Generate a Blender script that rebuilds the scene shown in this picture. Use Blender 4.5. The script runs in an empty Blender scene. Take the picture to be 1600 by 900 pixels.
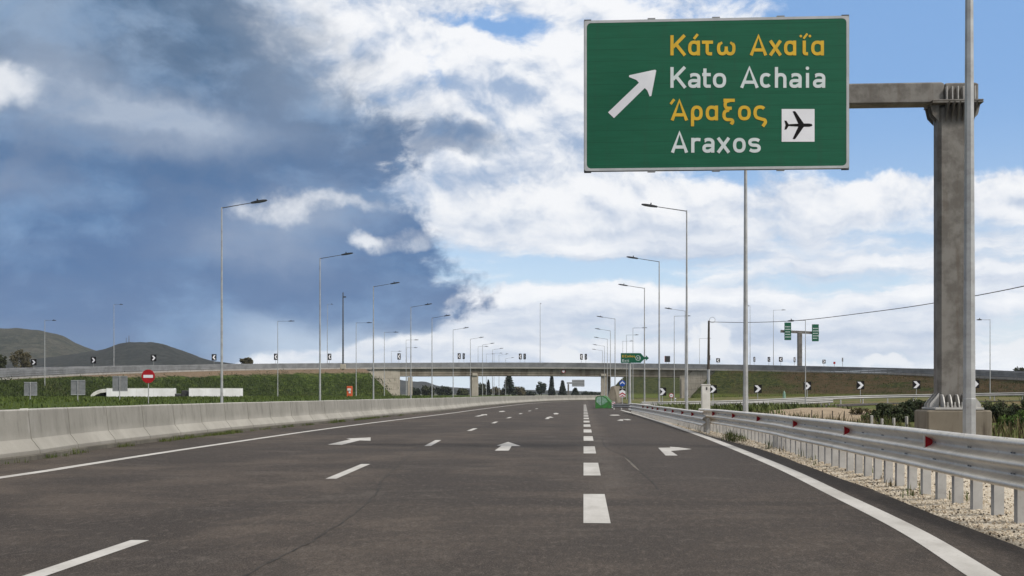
import bpy, bmesh, math, random
from mathutils import Vector, Matrix, noise as mnoise

SC = bpy.context.scene
COL = SC.collection
R = math.radians
rng = random.Random(7)

# ------------------------------------------------------------------ camera
F = 1850.0                      # focal length in pixels of a 1600 px wide frame
CAMH = 1.3
HORIZON = 615.0
YAW = math.atan(112.0 / F)      # the road runs along +Y and vanishes at px 912
cam_data = bpy.data.cameras.new('camera')
cam = bpy.data.objects.new('camera', cam_data)
COL.objects.link(cam)
cam.location = (0, 0, CAMH)
cam.rotation_euler = (R(90), 0, YAW)
cam_data.sensor_width = 36.0
cam_data.lens = 36.0 * F / 1600.0
cam_data.shift_y = (HORIZON - 450.0) / 1600.0
cam_data.clip_start = 0.1
cam_data.clip_end = 30000
SC.camera = cam

CAM = Vector((0, 0, CAMH))
FWD = Vector((-math.sin(YAW), math.cos(YAW), 0))
RGT = Vector((math.cos(YAW), math.sin(YAW), 0))
UP = Vector((0, 0, 1))


def ray(px, py):
    return FWD + RGT * ((px - 800.0) / F) + UP * ((HORIZON - py) / F)


def P(px, py, dn):
    """World point seen at (px, py), dn = depth in units of F metres."""
    return CAM + ray(px, py) * (dn * F)


def G(px, py, z=0.0):
    r = ray(px, py)
    return CAM + r * ((z - CAMH) / r.z)


def A(px, py, y):
    """Point of the vertical plane Y = y."""
    r = ray(px, py)
    return CAM + r * (y / r.y)


# ------------------------------------------------------------------ node helper
class S:
    """A socket with arithmetic."""
    tree = None

    def __init__(self, s):
        self.s = s

    @staticmethod
    def put(inp, v):
        if isinstance(v, S):
            S.tree.links.new(v.s, inp)
        else:
            inp.default_value = v

    @staticmethod
    def math(op, a, b=None, c=None, clamp=False):
        n = S.tree.nodes.new('ShaderNodeMath')
        n.operation = op
        n.use_clamp = clamp
        S.put(n.inputs[0], a)
        if b is not None:
            S.put(n.inputs[1], b)
        if c is not None:
            S.put(n.inputs[2], c)
        return S(n.outputs[0])

    def __add__(self, o): return S.math('ADD', self, o)
    __radd__ = __add__
    def __sub__(self, o): return S.math('SUBTRACT', self, o)
    def __rsub__(self, o): return S.math('SUBTRACT', o, self)
    def __mul__(self, o): return S.math('MULTIPLY', self, o)
    __rmul__ = __mul__
    def __truediv__(self, o): return S.math('DIVIDE', self, o)


def smooth(x, a, b):
    n = S.tree.nodes.new('ShaderNodeMapRange')
    n.interpolation_type = 'SMOOTHSTEP'
    S.put(n.inputs['Value'], x)
    n.inputs['From Min'].default_value = a
    n.inputs['From Max'].default_value = b
    n.inputs['To Min'].default_value = 0.0
    n.inputs['To Max'].default_value = 1.0
    return S(n.outputs['Result'])


def clamp01(x):
    return S.math('ADD', x, 0.0, clamp=True)


def mixf(f, a, b):
    n = S.tree.nodes.new('ShaderNodeMix')
    n.data_type = 'FLOAT'
    S.put(n.inputs[0], f); S.put(n.inputs[2], a); S.put(n.inputs[3], b)
    return S(n.outputs[0])


def mixc(f, a, b, mode='MIX'):
    n = S.tree.nodes.new('ShaderNodeMix')
    n.data_type = 'RGBA'
    n.blend_type = mode
    S.put(n.inputs[0], f)
    for k, v in ((6, a), (7, b)):
        if isinstance(v, S):
            S.put(n.inputs[k], v)
        else:
            n.inputs[k].default_value = (v[0], v[1], v[2], 1)
    return S(n.outputs[2])


def vec(x, y, z=0.0):
    n = S.tree.nodes.new('ShaderNodeCombineXYZ')
    S.put(n.inputs[0], x); S.put(n.inputs[1], y); S.put(n.inputs[2], z)
    return S(n.outputs[0])


def sepxyz(v):
    n = S.tree.nodes.new('ShaderNodeSeparateXYZ')
    S.put(n.inputs[0], v)
    return S(n.outputs[0]), S(n.outputs[1]), S(n.outputs[2])


def noise(v, scale=1.0, detail=4.0, rough=0.5, dist=0.0, out='Fac'):
    n = S.tree.nodes.new('ShaderNodeTexNoise')
    S.put(n.inputs['Vector'], v)
    n.inputs['Scale'].default_value = scale
    n.inputs['Detail'].default_value = detail
    n.inputs['Roughness'].default_value = rough
    n.inputs['Distortion'].default_value = dist
    return S(n.outputs[0 if out == 'Fac' else 1])


def vmul(v, xyz):
    n = S.tree.nodes.new('ShaderNodeVectorMath')
    n.operation = 'MULTIPLY'
    S.put(n.inputs[0], v)
    n.inputs[1].default_value = xyz
    return S(n.outputs[0])


# ------------------------------------------------------------------ sky and sun
EXPO = 0.55
SUN_AZ, SUN_EL = R(128), R(44)          # clockwise from +Y: behind the camera, to its right
SC.view_settings.view_transform = 'Standard'
SC.view_settings.look = 'None'
SC.view_settings.exposure = EXPO
SC.view_settings.gamma = 1.0
SC.view_settings.use_curve_mapping = False

sun_d = bpy.data.lights.new('sun', 'SUN')
sun_d.energy = 2.3
sun_d.angle = R(9)
sun_d.color = (1.0, 0.95, 0.88)
sun = bpy.data.objects.new('sun', sun_d)
COL.objects.link(sun)
sdir = Vector((math.sin(SUN_AZ) * math.cos(SUN_EL), math.cos(SUN_AZ) * math.cos(SUN_EL), math.sin(SUN_EL)))
sun.rotation_euler = sdir.to_track_quat('Z', 'Y').to_euler()
sun.location = (0, -20, 60)

world = bpy.data.worlds.new('World')
SC.world = world
world.use_nodes = True
world.cycles.sampling_method = 'MANUAL'
world.cycles.sample_map_resolution = 256
wt = world.node_tree
wt.nodes.clear()
S.tree = wt


def uv_of(px, py):
    a = math.atan((px - 800.0) / F)
    e = math.atan((HORIZON - py) / F * math.cos(a))
    return (a - YAW) * F, e * F


tc = wt.nodes.new('ShaderNodeTexCoord')
dx, dy, dz = sepxyz(S(tc.outputs['Generated']))
hyp = S.math('SQRT', dx * dx + dy * dy)
U = S.math('ARCTAN2', dx, dy) * F
V = S.math('ARCTAN2', dz, hyp) * F


def gauss(px, py, sx, sy, rot=0.0):
    u0, v0 = uv_of(px, py)
    a = (U2 - u0); b = (V2 - v0)
    if rot:
        c, s = math.cos(R(rot)), math.sin(R(rot))
        a, b = a * c + b * s, b * c - a * s
    a = a * (1.0 / sx); b = b * (1.0 / sy)
    return S.math('EXPONENT', (a * a + b * b) * -1.0)


sky = wt.nodes.new('ShaderNodeTexSky')
sky.sky_type = 'NISHITA'
sky.sun_disc = False
sky.sun_elevation = SUN_EL
sky.sun_rotation = SUN_AZ
sky.air_density = 1.0
sky.dust_density = 0.6
sky.ozone_density = 1.2

p0 = vec(U * 0.001, V * 0.001, 0.37)
wr, wg, wb = sepxyz(noise(p0, 3.2, 3, 0.5, out='Color'))
wr2, wg2, wb2 = sepxyz(noise(p0, 9.0, 5, 0.55, out='Color'))
wr3, wg3, wb3 = sepxyz(noise(p0, 26.0, 5, 0.6, out='Color'))
U1 = U + (wr - 0.5) * 150.0 + (wr3 - 0.5) * 18.0
V1 = V + (wg - 0.5) * 100.0 + (wg3 - 0.5) * 14.0
U2 = U + (wr - 0.5) * 120.0 + (wr2 - 0.5) * 110.0 + (wr3 - 0.5) * 40.0
V2 = V + (wg - 0.5) * 80.0 + (wg2 - 0.5) * 70.0 + (wg3 - 0.5) * 30.0
# heaped cloud above, long layers lower down
nA = noise(vec(U1 * 0.0052, V1 * 0.0074, 1.3), 1.0, 9, 0.60)
nA2 = noise(vec(U1 * 0.0052 + 0.04, V1 * 0.0074 + 0.17, 1.3), 1.0, 6, 0.55)
nB = noise(vec(U * 0.0022 + (wr3 - 0.5) * 0.10, V * 0.0130 + (wg2 - 0.5) * 0.40 + (wg3 - 0.5) * 0.25, 4.1), 1.0, 9, 0.62)
nB2 = noise(vec(U * 0.0022 + (wr3 - 0.5) * 0.10, V * 0.0130 + (wg2 - 0.5) * 0.40 + (wg3 - 0.5) * 0.25 + 0.2, 4.1), 1.0, 5, 0.55)
lowhigh = smooth(V, 190.0, 330.0)
n = (mixf(lowhigh, nB, nA) - 0.5) * 1.5 + 0.5
relief = mixf(lowhigh, (nB - nB2) * 1.1, (nA - nA2) * 2.2)

cover = (0.10 + 0.035 * smooth(V, 260.0, 150.0)
         - 0.62 * gauss(1480, 60, 300, 165)
         - 0.30 * gauss(1580, 200, 130, 70)
         - 0.30 * gauss(1390, 225, 120, 50)
         - 0.13 * gauss(890, 424, 230, 18)
         - 0.13 * gauss(1330, 440, 300, 30)
         - 0.10 * gauss(1330, 365, 260, 16)
         - 0.30 * gauss(668, 108, 62, 34, 15)
         - 0.30 * gauss(795, 33, 75, 20, -8)
         - 0.18 * gauss(868, 75, 45, 22)
         - 0.16 * gauss(790, 105, 26, 14)
         - 0.20 * gauss(805, 290, 30, 10)
         + 0.20 * gauss(760, 190, 190, 120)
         + 0.30 * gauss(520, 60, 140, 120)
         + 0.20 * gauss(900, 330, 330, 50)
         + 0.22 * gauss(1420, 295, 260, 26)
         + 0.16 * gauss(1200, 465, 420, 26))
mask_w = smooth(n + cover, 0.38, 0.62)
nD0 = noise(vec(U2 * 0.011, V2 * 0.015, 3.9), 1.0, 7, 0.62)
white_shade = smooth(relief * 2.6 + mixf(lowhigh, 0.50, 0.63) + (nA - 0.5) * 0.8 - 0.55 * gauss(720, 240, 120, 50) - 0.45 * gauss(795, 165, 70, 34) - 0.26 * gauss(900, 235, 40, 26)
                      - 0.12 * gauss(960, 360, 240, 30) - 0.12 * gauss(1000, 500, 330, 22) + 0.14 * gauss(800, 120, 160, 90)
                      - 0.16 * gauss(1300, 520, 300, 26) + (nD0 - 0.5) * 0.7, -0.45, 1.05)
cloud_w = mixc(white_shade, (0.36, 0.47, 0.66), (0.98, 0.985, 1.0))

blue = mixc(1.0, S(sky.outputs[0]), (0.1, 0.1, 0.1), 'MULTIPLY')
k = 2.0 ** -EXPO
pale = mixc(smooth(V, 0.0, 460.0), (0.64 * k, 0.79 * k, 0.93 * k), (0.21 * k, 0.42 * k, 0.80 * k))
base = mixc(0.7, blue, pale)
cw = mixc(1.0, cloud_w, (k, k, k), 'MULTIPLY')
sky1 = mixc(mask_w * 0.96, base, cw)
# small heaped clouds low over the horizon
cum = clamp01(gauss(890, 548, 34, 22) + gauss(1100, 530, 44, 30) + 0.8 * gauss(1385, 552, 46, 14) + 0.8 * gauss(1585, 552, 34, 20) + 0.6 * gauss(1250, 560, 70, 10) + 0.7 * gauss(960, 560, 60, 9))
cum = smooth(cum + (nA - 0.5) * 0.9 + (wr3 - 0.5) * 0.5, 0.40, 0.66)
sky1 = mixc(cum * 0.85, sky1, (0.88 * k, 0.90 * k, 0.93 * k))

# the dark storm mass: everything on the hill side of an uneven edge
ramp = wt.nodes.new('ShaderNodeValToRGB')
ramp.color_ramp.interpolation = 'B_SPLINE'
els = ramp.color_ramp.elements
edge = [(560, 380), (530, 560), (505, 735), (480, 748), (430, 705), (385, 705), (340, 670), (298, 610), (245, 665), (195, 645), (150, 575), (90, 510), (30, 450), (-120, 360)]
first = True
for py, px in edge:
    u, v = uv_of(px, py)
    pos = min(max(v / 900.0, 0.0), 1.0)
    val = (u + 1000.0) / 1600.0
    if first:
        e = els[0]; e.position = pos; first = False
    elif py == edge[-1][0]:
        e = els[-1]; e.position = pos
    else:
        e = els.new(pos)
    e.color = (val, val, val, 1)
S.put(ramp.inputs[0], V1 / 900.0)
bound = S(ramp.outputs[0]) * 1600.0 - 1000.0
nD = noise(vec(U1 * 0.0064, V1 * 0.0080, 7.7), 1.0, 9, 0.62)
nE = noise(vec(U1 * 0.0026, V1 * 0.0066, 2.2), 1.0, 9, 0.58)
nF = noise(vec(U1 * 0.0078, V1 * 0.0125, 5.2), 1.0, 8, 0.62)
top_soft = smooth(V, 330.0, 520.0)
storm = mixf(top_soft, smooth(bound - U + (nD - 0.5) * 320.0 + (nE - 0.5) * 330.0, -18.0, 46.0), smooth(bound - U + (nD - 0.5) * 460.0 + (nE - 0.5) * 300.0, -110.0, 120.0))
storm = S.math('MAXIMUM', storm, smooth(gauss(715, 232, 110, 40) + (nD - 0.5) * 1.2, 0.40, 0.85) * 0.72)
storm = S.math('MAXIMUM', storm, smooth(gauss(690, 470, 70, 34) + (nD - 0.5) * 1.2, 0.35, 0.85) * 0.75)
whites = clamp01(1.1 * gauss(5, 142, 70, 46) + 0.75 * gauss(455, 326, 80, 26, 8) + 0.95 * gauss(566, 381, 42, 15, -15) + 0.65 * gauss(560, 318, 70, 18, -8) + 0.5 * gauss(650, 375, 50, 16)
                 + 0.4 * gauss(640, 392, 26, 10))
whites = smooth(whites * (0.55 + nF * 0.9) + (nD - 0.5) * 1.3 + (wr3 - 0.5) * 0.5 - 0.05, 0.30, 1.05) * smooth(whites, 0.04, 0.3)
greys = clamp01(0.75 * gauss(60, 150, 110, 60) + 0.75 * gauss(190, 175, 190, 24, -4) + 0.45 * gauss(300, 200, 140, 30) + 0.35 * gauss(230, 235, 160, 22) + 0.6 * gauss(470, 340, 120, 40, 8)
                + 0.6 * gauss(480, 60, 90, 90) + 0.35 * gauss(30, 300, 110, 30) + 0.30 * gauss(420, 400, 120, 30) + 0.25 * gauss(60, 40, 90, 60))
greys = clamp01(greys * (nF * 2.2 - 0.25)) * 0.85
foot = smooth(V + (nE - 0.5) * 130.0, 130.0, 62.0) * smooth(U + (nD - 0.5) * 200.0, -650.0, -430.0)
deep = smooth(0.50 + (nE - 0.5) * 4.0 + (nF - 0.5) * 3.6 + 0.50 * gauss(560, 205, 160, 40) + 0.40 * gauss(120, 275, 260, 40)
               + 0.30 * gauss(300, 60, 240, 90) + 0.40 * gauss(625, 370, 80, 60) + 0.40 * gauss(400, 440, 190, 30) + 0.25 * gauss(150, 480, 240, 60) + 0.50 * gauss(120, 440, 330, 110) + 0.25 * gauss(420, 400, 160, 60) + (nD0 - 0.5) * 0.9, -0.35, 1.30)
hi = smooth(V, 230.0, 540.0)
storm_light = mixc(hi, (0.145, 0.28, 0.50), (0.215, 0.33, 0.50))
storm_dark = mixc(hi, (0.048, 0.140, 0.325), (0.060, 0.135, 0.255))
storm_c = mixc(deep, storm_light, storm_dark)
storm_c = mixc(greys, storm_c, (0.42, 0.50, 0.63))
storm_c = mixc(whites, storm_c, (0.80, 0.83, 0.88))
storm_c = mixc(foot * 0.9, storm_c, (0.50, 0.62, 0.77))
storm_c = mixc(1.0, storm_c, (k, k, k), 'MULTIPLY')
sky2 = mixc(storm * 0.95, sky1, storm_c)
low_air = smooth(V, 70.0, -10.0)
sky3 = mixc(low_air * 0.5, sky2, (0.70 * k, 0.81 * k, 0.93 * k))
sky3 = mixc(smooth(V, 330.0, 0.0), sky3, mixc(1.0, sky3, (1.12, 1.12, 1.12), 'MULTIPLY'))
# unseen bright cloud, added overhead to raise the ambient light
veil = smooth(V, 640.0, 1100.0)
sky4 = mixc(veil, sky3, (0.92 * k, 0.91 * k, 0.90 * k))
bg = wt.nodes.new('ShaderNodeBackground')
S.put(bg.inputs[0], sky4)
bg.inputs[1].default_value = 1.0
wo = wt.nodes.new('ShaderNodeOutputWorld')
wt.links.new(bg.outputs[0], wo.inputs[0])


# ------------------------------------------------------------------ materials
def new_mat(name):
    m = bpy.data.materials.new(name)
    m.use_nodes = True
    S.tree = m.node_tree
    b = m.node_tree.nodes['Principled BSDF']
    return m, b


def pos():
    g = S.tree.nodes.new('ShaderNodeNewGeometry')
    return S(g.outputs['Position'])


def objc():
    g = S.tree.nodes.new('ShaderNodeTexCoord')
    return S(g.outputs['Object'])


def bump(b, h, strength=0.3, dist=0.02):
    n = S.tree.nodes.new('ShaderNodeBump')
    n.inputs['Strength'].default_value = strength
    n.inputs['Distance'].default_value = dist
    S.put(n.inputs['Height'], h)
    S.tree.links.new(n.outputs[0], b.inputs['Normal'])


def simple(name, c1, c2=None, rough=0.6, scale=3.0, metal=0.0, detail=6, contrast=(0.35, 0.65), bmp=0.0, stretch=(1, 1, 1), spec=0.22):
    m, b = new_mat(name)
    b.inputs['Specular IOR Level'].default_value = spec
    if c2 is None:
        c2 = tuple(x * 0.8 for x in c1)
    v = vmul(pos(), stretch)
    f = smooth(noise(v, scale, detail, 0.6), *contrast)
    S.put(b.inputs['Base Color'], mixc(f, c1, c2))
    b.inputs['Roughness'].default_value = rough
    b.inputs['Metallic'].default_value = metal
    if bmp:
        bump(b, noise(v, scale * 8, 4, 0.6), bmp, 0.02)
    return m


M = {}


def mat_asphalt():
    m, b = new_mat('asphalt')
    p = pos()
    x, y, z = sepxyz(p)
    wob = (noise(p, 0.16, 4, 0.55) - 0.5)
    wob2 = (noise(p, 0.45, 5, 0.6) - 0.5)
    big = noise(p, 0.17, 7, 0.62, 0.8)
    med = noise(p, 0.75, 7, 0.64, 0.4)
    fine = noise(p, 30.0, 4, 0.75)
    grit = noise(p, 70.0, 3, 0.75)
    c = mixc(smooth(big, 0.40, 0.60), (0.031, 0.0240, 0.0188), (0.090, 0.0710, 0.0560))
    c = mixc(smooth(med, 0.44, 0.58) * 0.6, c, (0.036, 0.029, 0.024))
    # the lane to the exit was paved later and is darker
    new = smooth(x + wob * 0.9 + wob2 * 0.3, 0.62, 1.05) * smooth(y + wob * 4.0, 14.2, 16.8)
    c = mixc(new * 0.62, c, (0.046, 0.037, 0.031))
    ed = (x + wob * 0.9 + wob2 * 0.3 - 0.42) / 0.34
    edge_dust = S.math('EXPONENT', ed * ed * -1.0) * smooth(y + wob * 4.0, 13.0, 17.0) * smooth(med, 0.38, 0.6)
    c = mixc(edge_dust * 0.5, c, (0.150, 0.128, 0.108))
    spot = noise(p, 2.6, 3, 0.6)
    c = mixc(smooth(spot, 0.66, 0.74) * 0.45, c, (0.032, 0.027, 0.024))
    # wheel tracks
    for x0, w in ((-6.9, 0.45), (-5.1, 0.45), (-2.6, 0.4), (-0.8, 0.4), (0.9, 0.35)):
        d = (x + wob * 0.9 - x0) / w
        t = S.math('EXPONENT', d * d * -1.0)
        c = mixc(t * 0.38, c, (0.036, 0.028, 0.0225))
    # pale dusty worn streaks
    st = noise(vmul(p, (0.55, 0.8, 1)), 0.8, 6, 0.68, 1.2)
    c = mixc(smooth(st, 0.52, 0.72) * 0.55, c, (0.118, 0.100, 0.084))
    mg = noise(vmul(p, (1.5, 0.55, 1)), 9.0, 4, 0.75)
    c = mixc(smooth(mg, 0.50, 0.36) * 0.45, c, (0.022, 0.018, 0.015))
    c = mixc(smooth(mg, 0.52, 0.66) * 0.40, c, (0.150, 0.128, 0.108))
    sp = smooth(fine, 0.40, 0.60)
    c = mixc((1.0 - sp) * 0.65, c, (0.024, 0.020, 0.018))
    c = mixc(smooth(grit, 0.54, 0.66) * 0.50, c, (0.25, 0.225, 0.20))
    S.put(b.inputs['Base Color'], c)
    S.put(b.inputs['Roughness'], mixf(big, 0.72, 0.92))
    b.inputs['Specular IOR Level'].default_value = 0.14
    bump(b, fine * 0.6 + grit * 0.5, 0.5, 0.006)
    return m


def mat_paint():
    m, b = new_mat('road_paint')
    p = pos()
    a = noise(p, 26.0, 4, 0.7)
    g = noise(p, 150.0, 2, 0.7)
    w = noise(vmul(p, (1, 0.4, 1)), 2.0, 5, 0.6)
    c = mixc(smooth(w, 0.35, 0.75), (0.45, 0.435, 0.41), (0.32, 0.305, 0.28))
    c = mixc(smooth(a, 0.54, 0.70) * 0.55, c, (0.22, 0.20, 0.18))
    c = mixc(smooth(g, 0.62, 0.74) * 0.35, c, (0.25, 0.24, 0.23))
    S.put(b.inputs['Base Color'], c)
    b.inputs['Roughness'].default_value = 0.75
    bump(b, a, 0.2, 0.004)
    return m


def mat_concrete(name, c1, c2, stain=(0.10, 0.085, 0.07), streak=0.5):
    m, b = new_mat(name)
    p = pos()
    n1 = noise(p, 0.7, 6, 0.6)
    n2 = noise(p, 9.0, 6, 0.65)
    n3 = noise(vmul(p, (3.2, 3.2, 0.35)), 1.6, 5, 0.6)
    c = mixc(smooth(n1, 0.3, 0.7), c1, c2)
    c = mixc(smooth(n3, 0.50, 0.74) * streak, c, stain)
    c = mixc(smooth(n2, 0.55, 0.75) * 0.35, c, tuple(0.55 * q for q in c2))
    S.put(b.inputs['Base Color'], c)
    b.inputs['Roughness'].default_value = 0.88
    b.inputs['Specular IOR Level'].default_value = 0.3
    bump(b, n2 + noise(p, 60, 3, 0.6) * 0.4, 0.35, 0.01)
    return m


def mat_barrier():
    """Cast concrete with damp vertical runs from the crown and a dusty foot."""
    m, b = new_mat('barrier_concrete')
    p = pos()
    x, y, z = sepxyz(p)
    n1 = noise(p, 0.55, 6, 0.6)
    n2 = noise(p, 11.0, 6, 0.65)
    run = noise(vmul(p, (3.4, 3.4, 0.9)), 1.0, 7, 0.70)
    pit = noise(p, 42.0, 3, 0.6)
    c = mixc(smooth(n1, 0.3, 0.7), (0.315, 0.300, 0.265), (0.235, 0.223, 0.195))
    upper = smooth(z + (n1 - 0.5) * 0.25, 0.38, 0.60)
    c = mixc(upper * 0.5, c, (0.185, 0.178, 0.155))  # shade on the upper wall, painted into the colour
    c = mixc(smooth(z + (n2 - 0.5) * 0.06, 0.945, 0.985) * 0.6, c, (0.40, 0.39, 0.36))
    c = mixc(smooth(run, 0.47, 0.72) * (upper * 0.55 + 0.15), c, (0.125, 0.118, 0.10))
    c = mixc(smooth(run, 0.44, 0.28) * upper * 0.25, c, (0.44, 0.43, 0.41))
    c = mixc(smooth(n2, 0.55, 0.78) * 0.3, c, (0.17, 0.16, 0.145))
    c = mixc(smooth(pit, 0.66, 0.74) * 0.4, c, (0.12, 0.11, 0.10))
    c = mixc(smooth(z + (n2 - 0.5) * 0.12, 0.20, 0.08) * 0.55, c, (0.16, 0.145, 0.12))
    S.put(b.inputs['Base Color'], c)
    b.inputs['Roughness'].default_value = 0.9
    bump(b, n2 + pit * 0.5, 0.4, 0.012)
    return m


def mat_grass(name, c_dark, c_light, c_dry, dry=0.35, scale=0.25):
    m, b = new_mat(name)
    p = pos()
    a = noise(p, scale, 6, 0.62)
    f = noise(vmul(p, (1, 1, 1.6)), scale * 9, 5, 0.7)
    d = noise(p, scale * 0.45, 5, 0.6, 0.4)
    c = mixc(smooth(f, 0.36, 0.66), c_dark, c_light)
    c = mixc(smooth(a, 0.55, 0.75) * 0.6, c, tuple(0.55 * q for q in c_dark))
    c = mixc(smooth(d, 0.66 - dry * 0.4, 0.92 - dry * 0.4) * 0.85, c, c_dry)
    S.put(b.inputs['Base Color'], c)
    b.inputs['Roughness'].default_value = 0.95
    b.inputs['Specular IOR Level'].default_value = 0.1
    bump(b, f + noise(p, scale * 30, 3, 0.7) * 0.5, 1.0, 0.25)
    return m


def mat_right_ground():
    """Rough ground on the exit side: gravel by the rail, dirt and thin green further off."""
    m, b = new_mat('rough_ground')
    p = pos()
    x, y, z = sepxyz(p)
    a = noise(p, 0.22, 6, 0.62)
    f = noise(p, 1.9, 6, 0.7)
    g = noise(p, 14.0, 4, 0.7)
    dirt = mixc(smooth(f, 0.3, 0.7), (0.36, 0.285, 0.20), (0.23, 0.18, 0.125))
    green = mixc(smooth(f, 0.35, 0.68), (0.045, 0.070, 0.014), (0.115, 0.135, 0.035))
    dry = mixc(smooth(g, 0.35, 0.7), (0.17, 0.13, 0.07), (0.10, 0.085, 0.04))
    c = mixc(smooth(a, 0.40, 0.60), green, dry)
    # bare sandy heap beside the ramp
    ex = (x - 14.0) / 3.6; ey = (y - 68.0) / 15.0
    e = S.math('EXPONENT', (ex * ex + ey * ey) * -1.0)
    c = mixc(smooth(e + (a - 0.5) * 0.4 + (f - 0.5) * 0.3, 0.38, 0.52), c, dirt)
    c = mixc(smooth(x + (a - 0.5) * 3.0 + (f - 0.5) * 1.2, 8.2, 6.8) * smooth(y, 75.0, 50.0), c, mixc(smooth(g, 0.3, 0.7), (0.50, 0.42, 0.31), (0.33, 0.27, 0.19)))
    S.put(b.inputs['Base Color'], c)
    b.inputs['Roughness'].default_value = 0.95
    b.inputs['Specular IOR Level'].default_value = 0.1
    bump(b, f + g * 0.4, 0.9, 0.12)
    return m


def mat_slope_right():
    m, b = new_mat('dry_slope')
    p = pos()
    x, y, z = sepxyz(p)
    a = noise(p, 0.10, 6, 0.6, 0.5)
    f = noise(vmul(p, (1, 1, 2.0)), 1.2, 6, 0.7)
    band = noise(vmul(p, (0.05, 0.05, 0.9)), 1.0, 4, 0.55)
    green = mixc(smooth(f, 0.40, 0.62), (0.018, 0.026, 0.008), (0.058, 0.063, 0.018))
    green = mixc(smooth(a, 0.52, 0.66) * 0.6, green, (0.028, 0.036, 0.012))
    brown = mixc(smooth(f, 0.36, 0.64), (0.098, 0.062, 0.034), (0.045, 0.033, 0.018))
    t = smooth(x + (a - 0.5) * 60.0, 30.0, 50.0) * smooth(band + (a - 0.5) * 0.6 + (f - 0.5) * 0.4, 0.36, 0.50)
    c = mixc(t * 0.85, green, brown)
    # bright fresh grass along the foot
    c = mixc(smooth(z + (f - 0.5) * 0.5, 1.5, 0.9) * 0.8, c, (0.085, 0.105, 0.024))
    S.put(b.inputs['Base Color'], c)
    b.inputs['Roughness'].default_value = 0.95
    b.inputs['Specular IOR Level'].default_value = 0.1
    bump(b, f, 1.0, 0.35)
    return m


def mat_slope_left():
    m, b = new_mat('green_slope')
    p = pos()
    x, y, z = sepxyz(p)
    a = noise(p, 0.14, 6, 0.6, 0.5)
    f = noise(vmul(p, (1, 1, 2.2)), 1.0, 6, 0.7)
    h = noise(p, 4.0, 4, 0.7)
    green = mixc(smooth(f, 0.40, 0.62), (0.020, 0.034, 0.007), (0.066, 0.092, 0.020))
    green = mixc(smooth(a, 0.46, 0.62) * 0.7, green, (0.018, 0.028, 0.008))
    green = mixc(smooth(noise(p, 0.08, 5, 0.6), 0.55, 0.70) * 0.5, green, (0.10, 0.095, 0.035))
    soil = mixc(smooth(h, 0.3, 0.7), (0.20, 0.148, 0.105), (0.115, 0.085, 0.058))
    at = S.tree.nodes.new('ShaderNodeAttribute')
    at.attribute_name = 'soil'
    s = S(at.outputs['Fac'])
    c = mixc(smooth(s + (f - 0.5) * 0.8 + (a - 0.5) * 0.5, 0.35, 0.6), green, soil)
    S.put(b.inputs['Base Color'], c)
    b.inputs['Roughness'].default_value = 0.95
    b.inputs['Specular IOR Level'].default_value = 0.1
    bump(b, f + h * 0.3, 1.0, 0.35)
    return m


def mat_gravel():
    m, b = new_mat('gravel')
    p = pos()
    n = S.tree.nodes.new('ShaderNodeTexVoronoi')
    n.inputs['Scale'].default_value = 42.0
    S.put(n.inputs['Vector'], p)
    cell = S(n.outputs['Color'])
    cr, cg, cb = sepxyz(cell)
    dist = S(n.outputs['Distance'])
    big = noise(p, 1.1, 5, 0.6)
    c = mixc(cr, (0.50, 0.43, 0.33), (0.66, 0.60, 0.49))
    c = mixc(smooth(cg, 0.72, 0.95) * 0.8, c, (0.22, 0.17, 0.12))
    c = mixc(smooth(big, 0.52, 0.72) * 0.55, c, (0.30, 0.24, 0.165))
    c = mixc(smooth(dist, 0.45, 0.75) * 0.6, c, (0.16, 0.125, 0.09))
    S.put(b.inputs['Base Color'], c)
    b.inputs['Roughness'].default_value = 0.95
    bump(b, 1.0 - dist, 0.8, 0.02)
    return m


def mat_steel(name, c1=(0.39, 0.395, 0.395), c2=(0.27, 0.27, 0.265), rough=0.48, metal=0.35):
    m, b = new_mat(name)
    p = pos()
    v = S.tree.nodes.new('ShaderNodeTexVoronoi')
    v.inputs['Scale'].default_value = 22.0
    S.put(v.inputs['Vector'], p)
    cr, cg, cb = sepxyz(S(v.outputs['Color']))
    n1 = noise(vmul(p, (1, 1, 2)), 1.3, 6, 0.62)
    n2 = noise(p, 8.0, 5, 0.6)
    c = mixc(smooth(n1, 0.3, 0.7), c1, c2)
    c = mixc(cr * 0.25, c, tuple(q * 1.15 for q in c1))
    c = mixc(smooth(n2, 0.58, 0.76) * 0.4, c, (0.22, 0.20, 0.17))
    S.put(b.inputs['Base Color'], c)
    S.put(b.inputs['Roughness'], mixf(n2, rough - 0.05, rough + 0.15))
    b.inputs['Metallic'].default_value = metal
    return m


def mat_rusty_steel():
    m, b = new_mat('weathered_steel')
    p = pos()
    n1 = noise(p, 2.2, 7, 0.68)
    n2 = noise(vmul(p, (5, 5, 0.5)), 1.0, 7, 0.68)
    n3 = noise(p, 17.0, 5, 0.65)
    c = mixc(smooth(n1, 0.38, 0.62), (0.178, 0.168, 0.154), (0.106, 0.097, 0.086))
    c = mixc(smooth(n2, 0.50, 0.72) * 0.6, c, (0.085, 0.058, 0.038))
    c = mixc(smooth(n2, 0.48, 0.30) * 0.35, c, (0.19, 0.178, 0.162))
    c = mixc(smooth(n3, 0.56, 0.74) * 0.35, c, (0.085, 0.07, 0.055))
    S.put(b.inputs['Base Color'], c)
    b.inputs['Roughness'].default_value = 0.68
    b.inputs['Metallic'].default_value = 0.25
    bump(b, n3, 0.15, 0.01)
    return m


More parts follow.
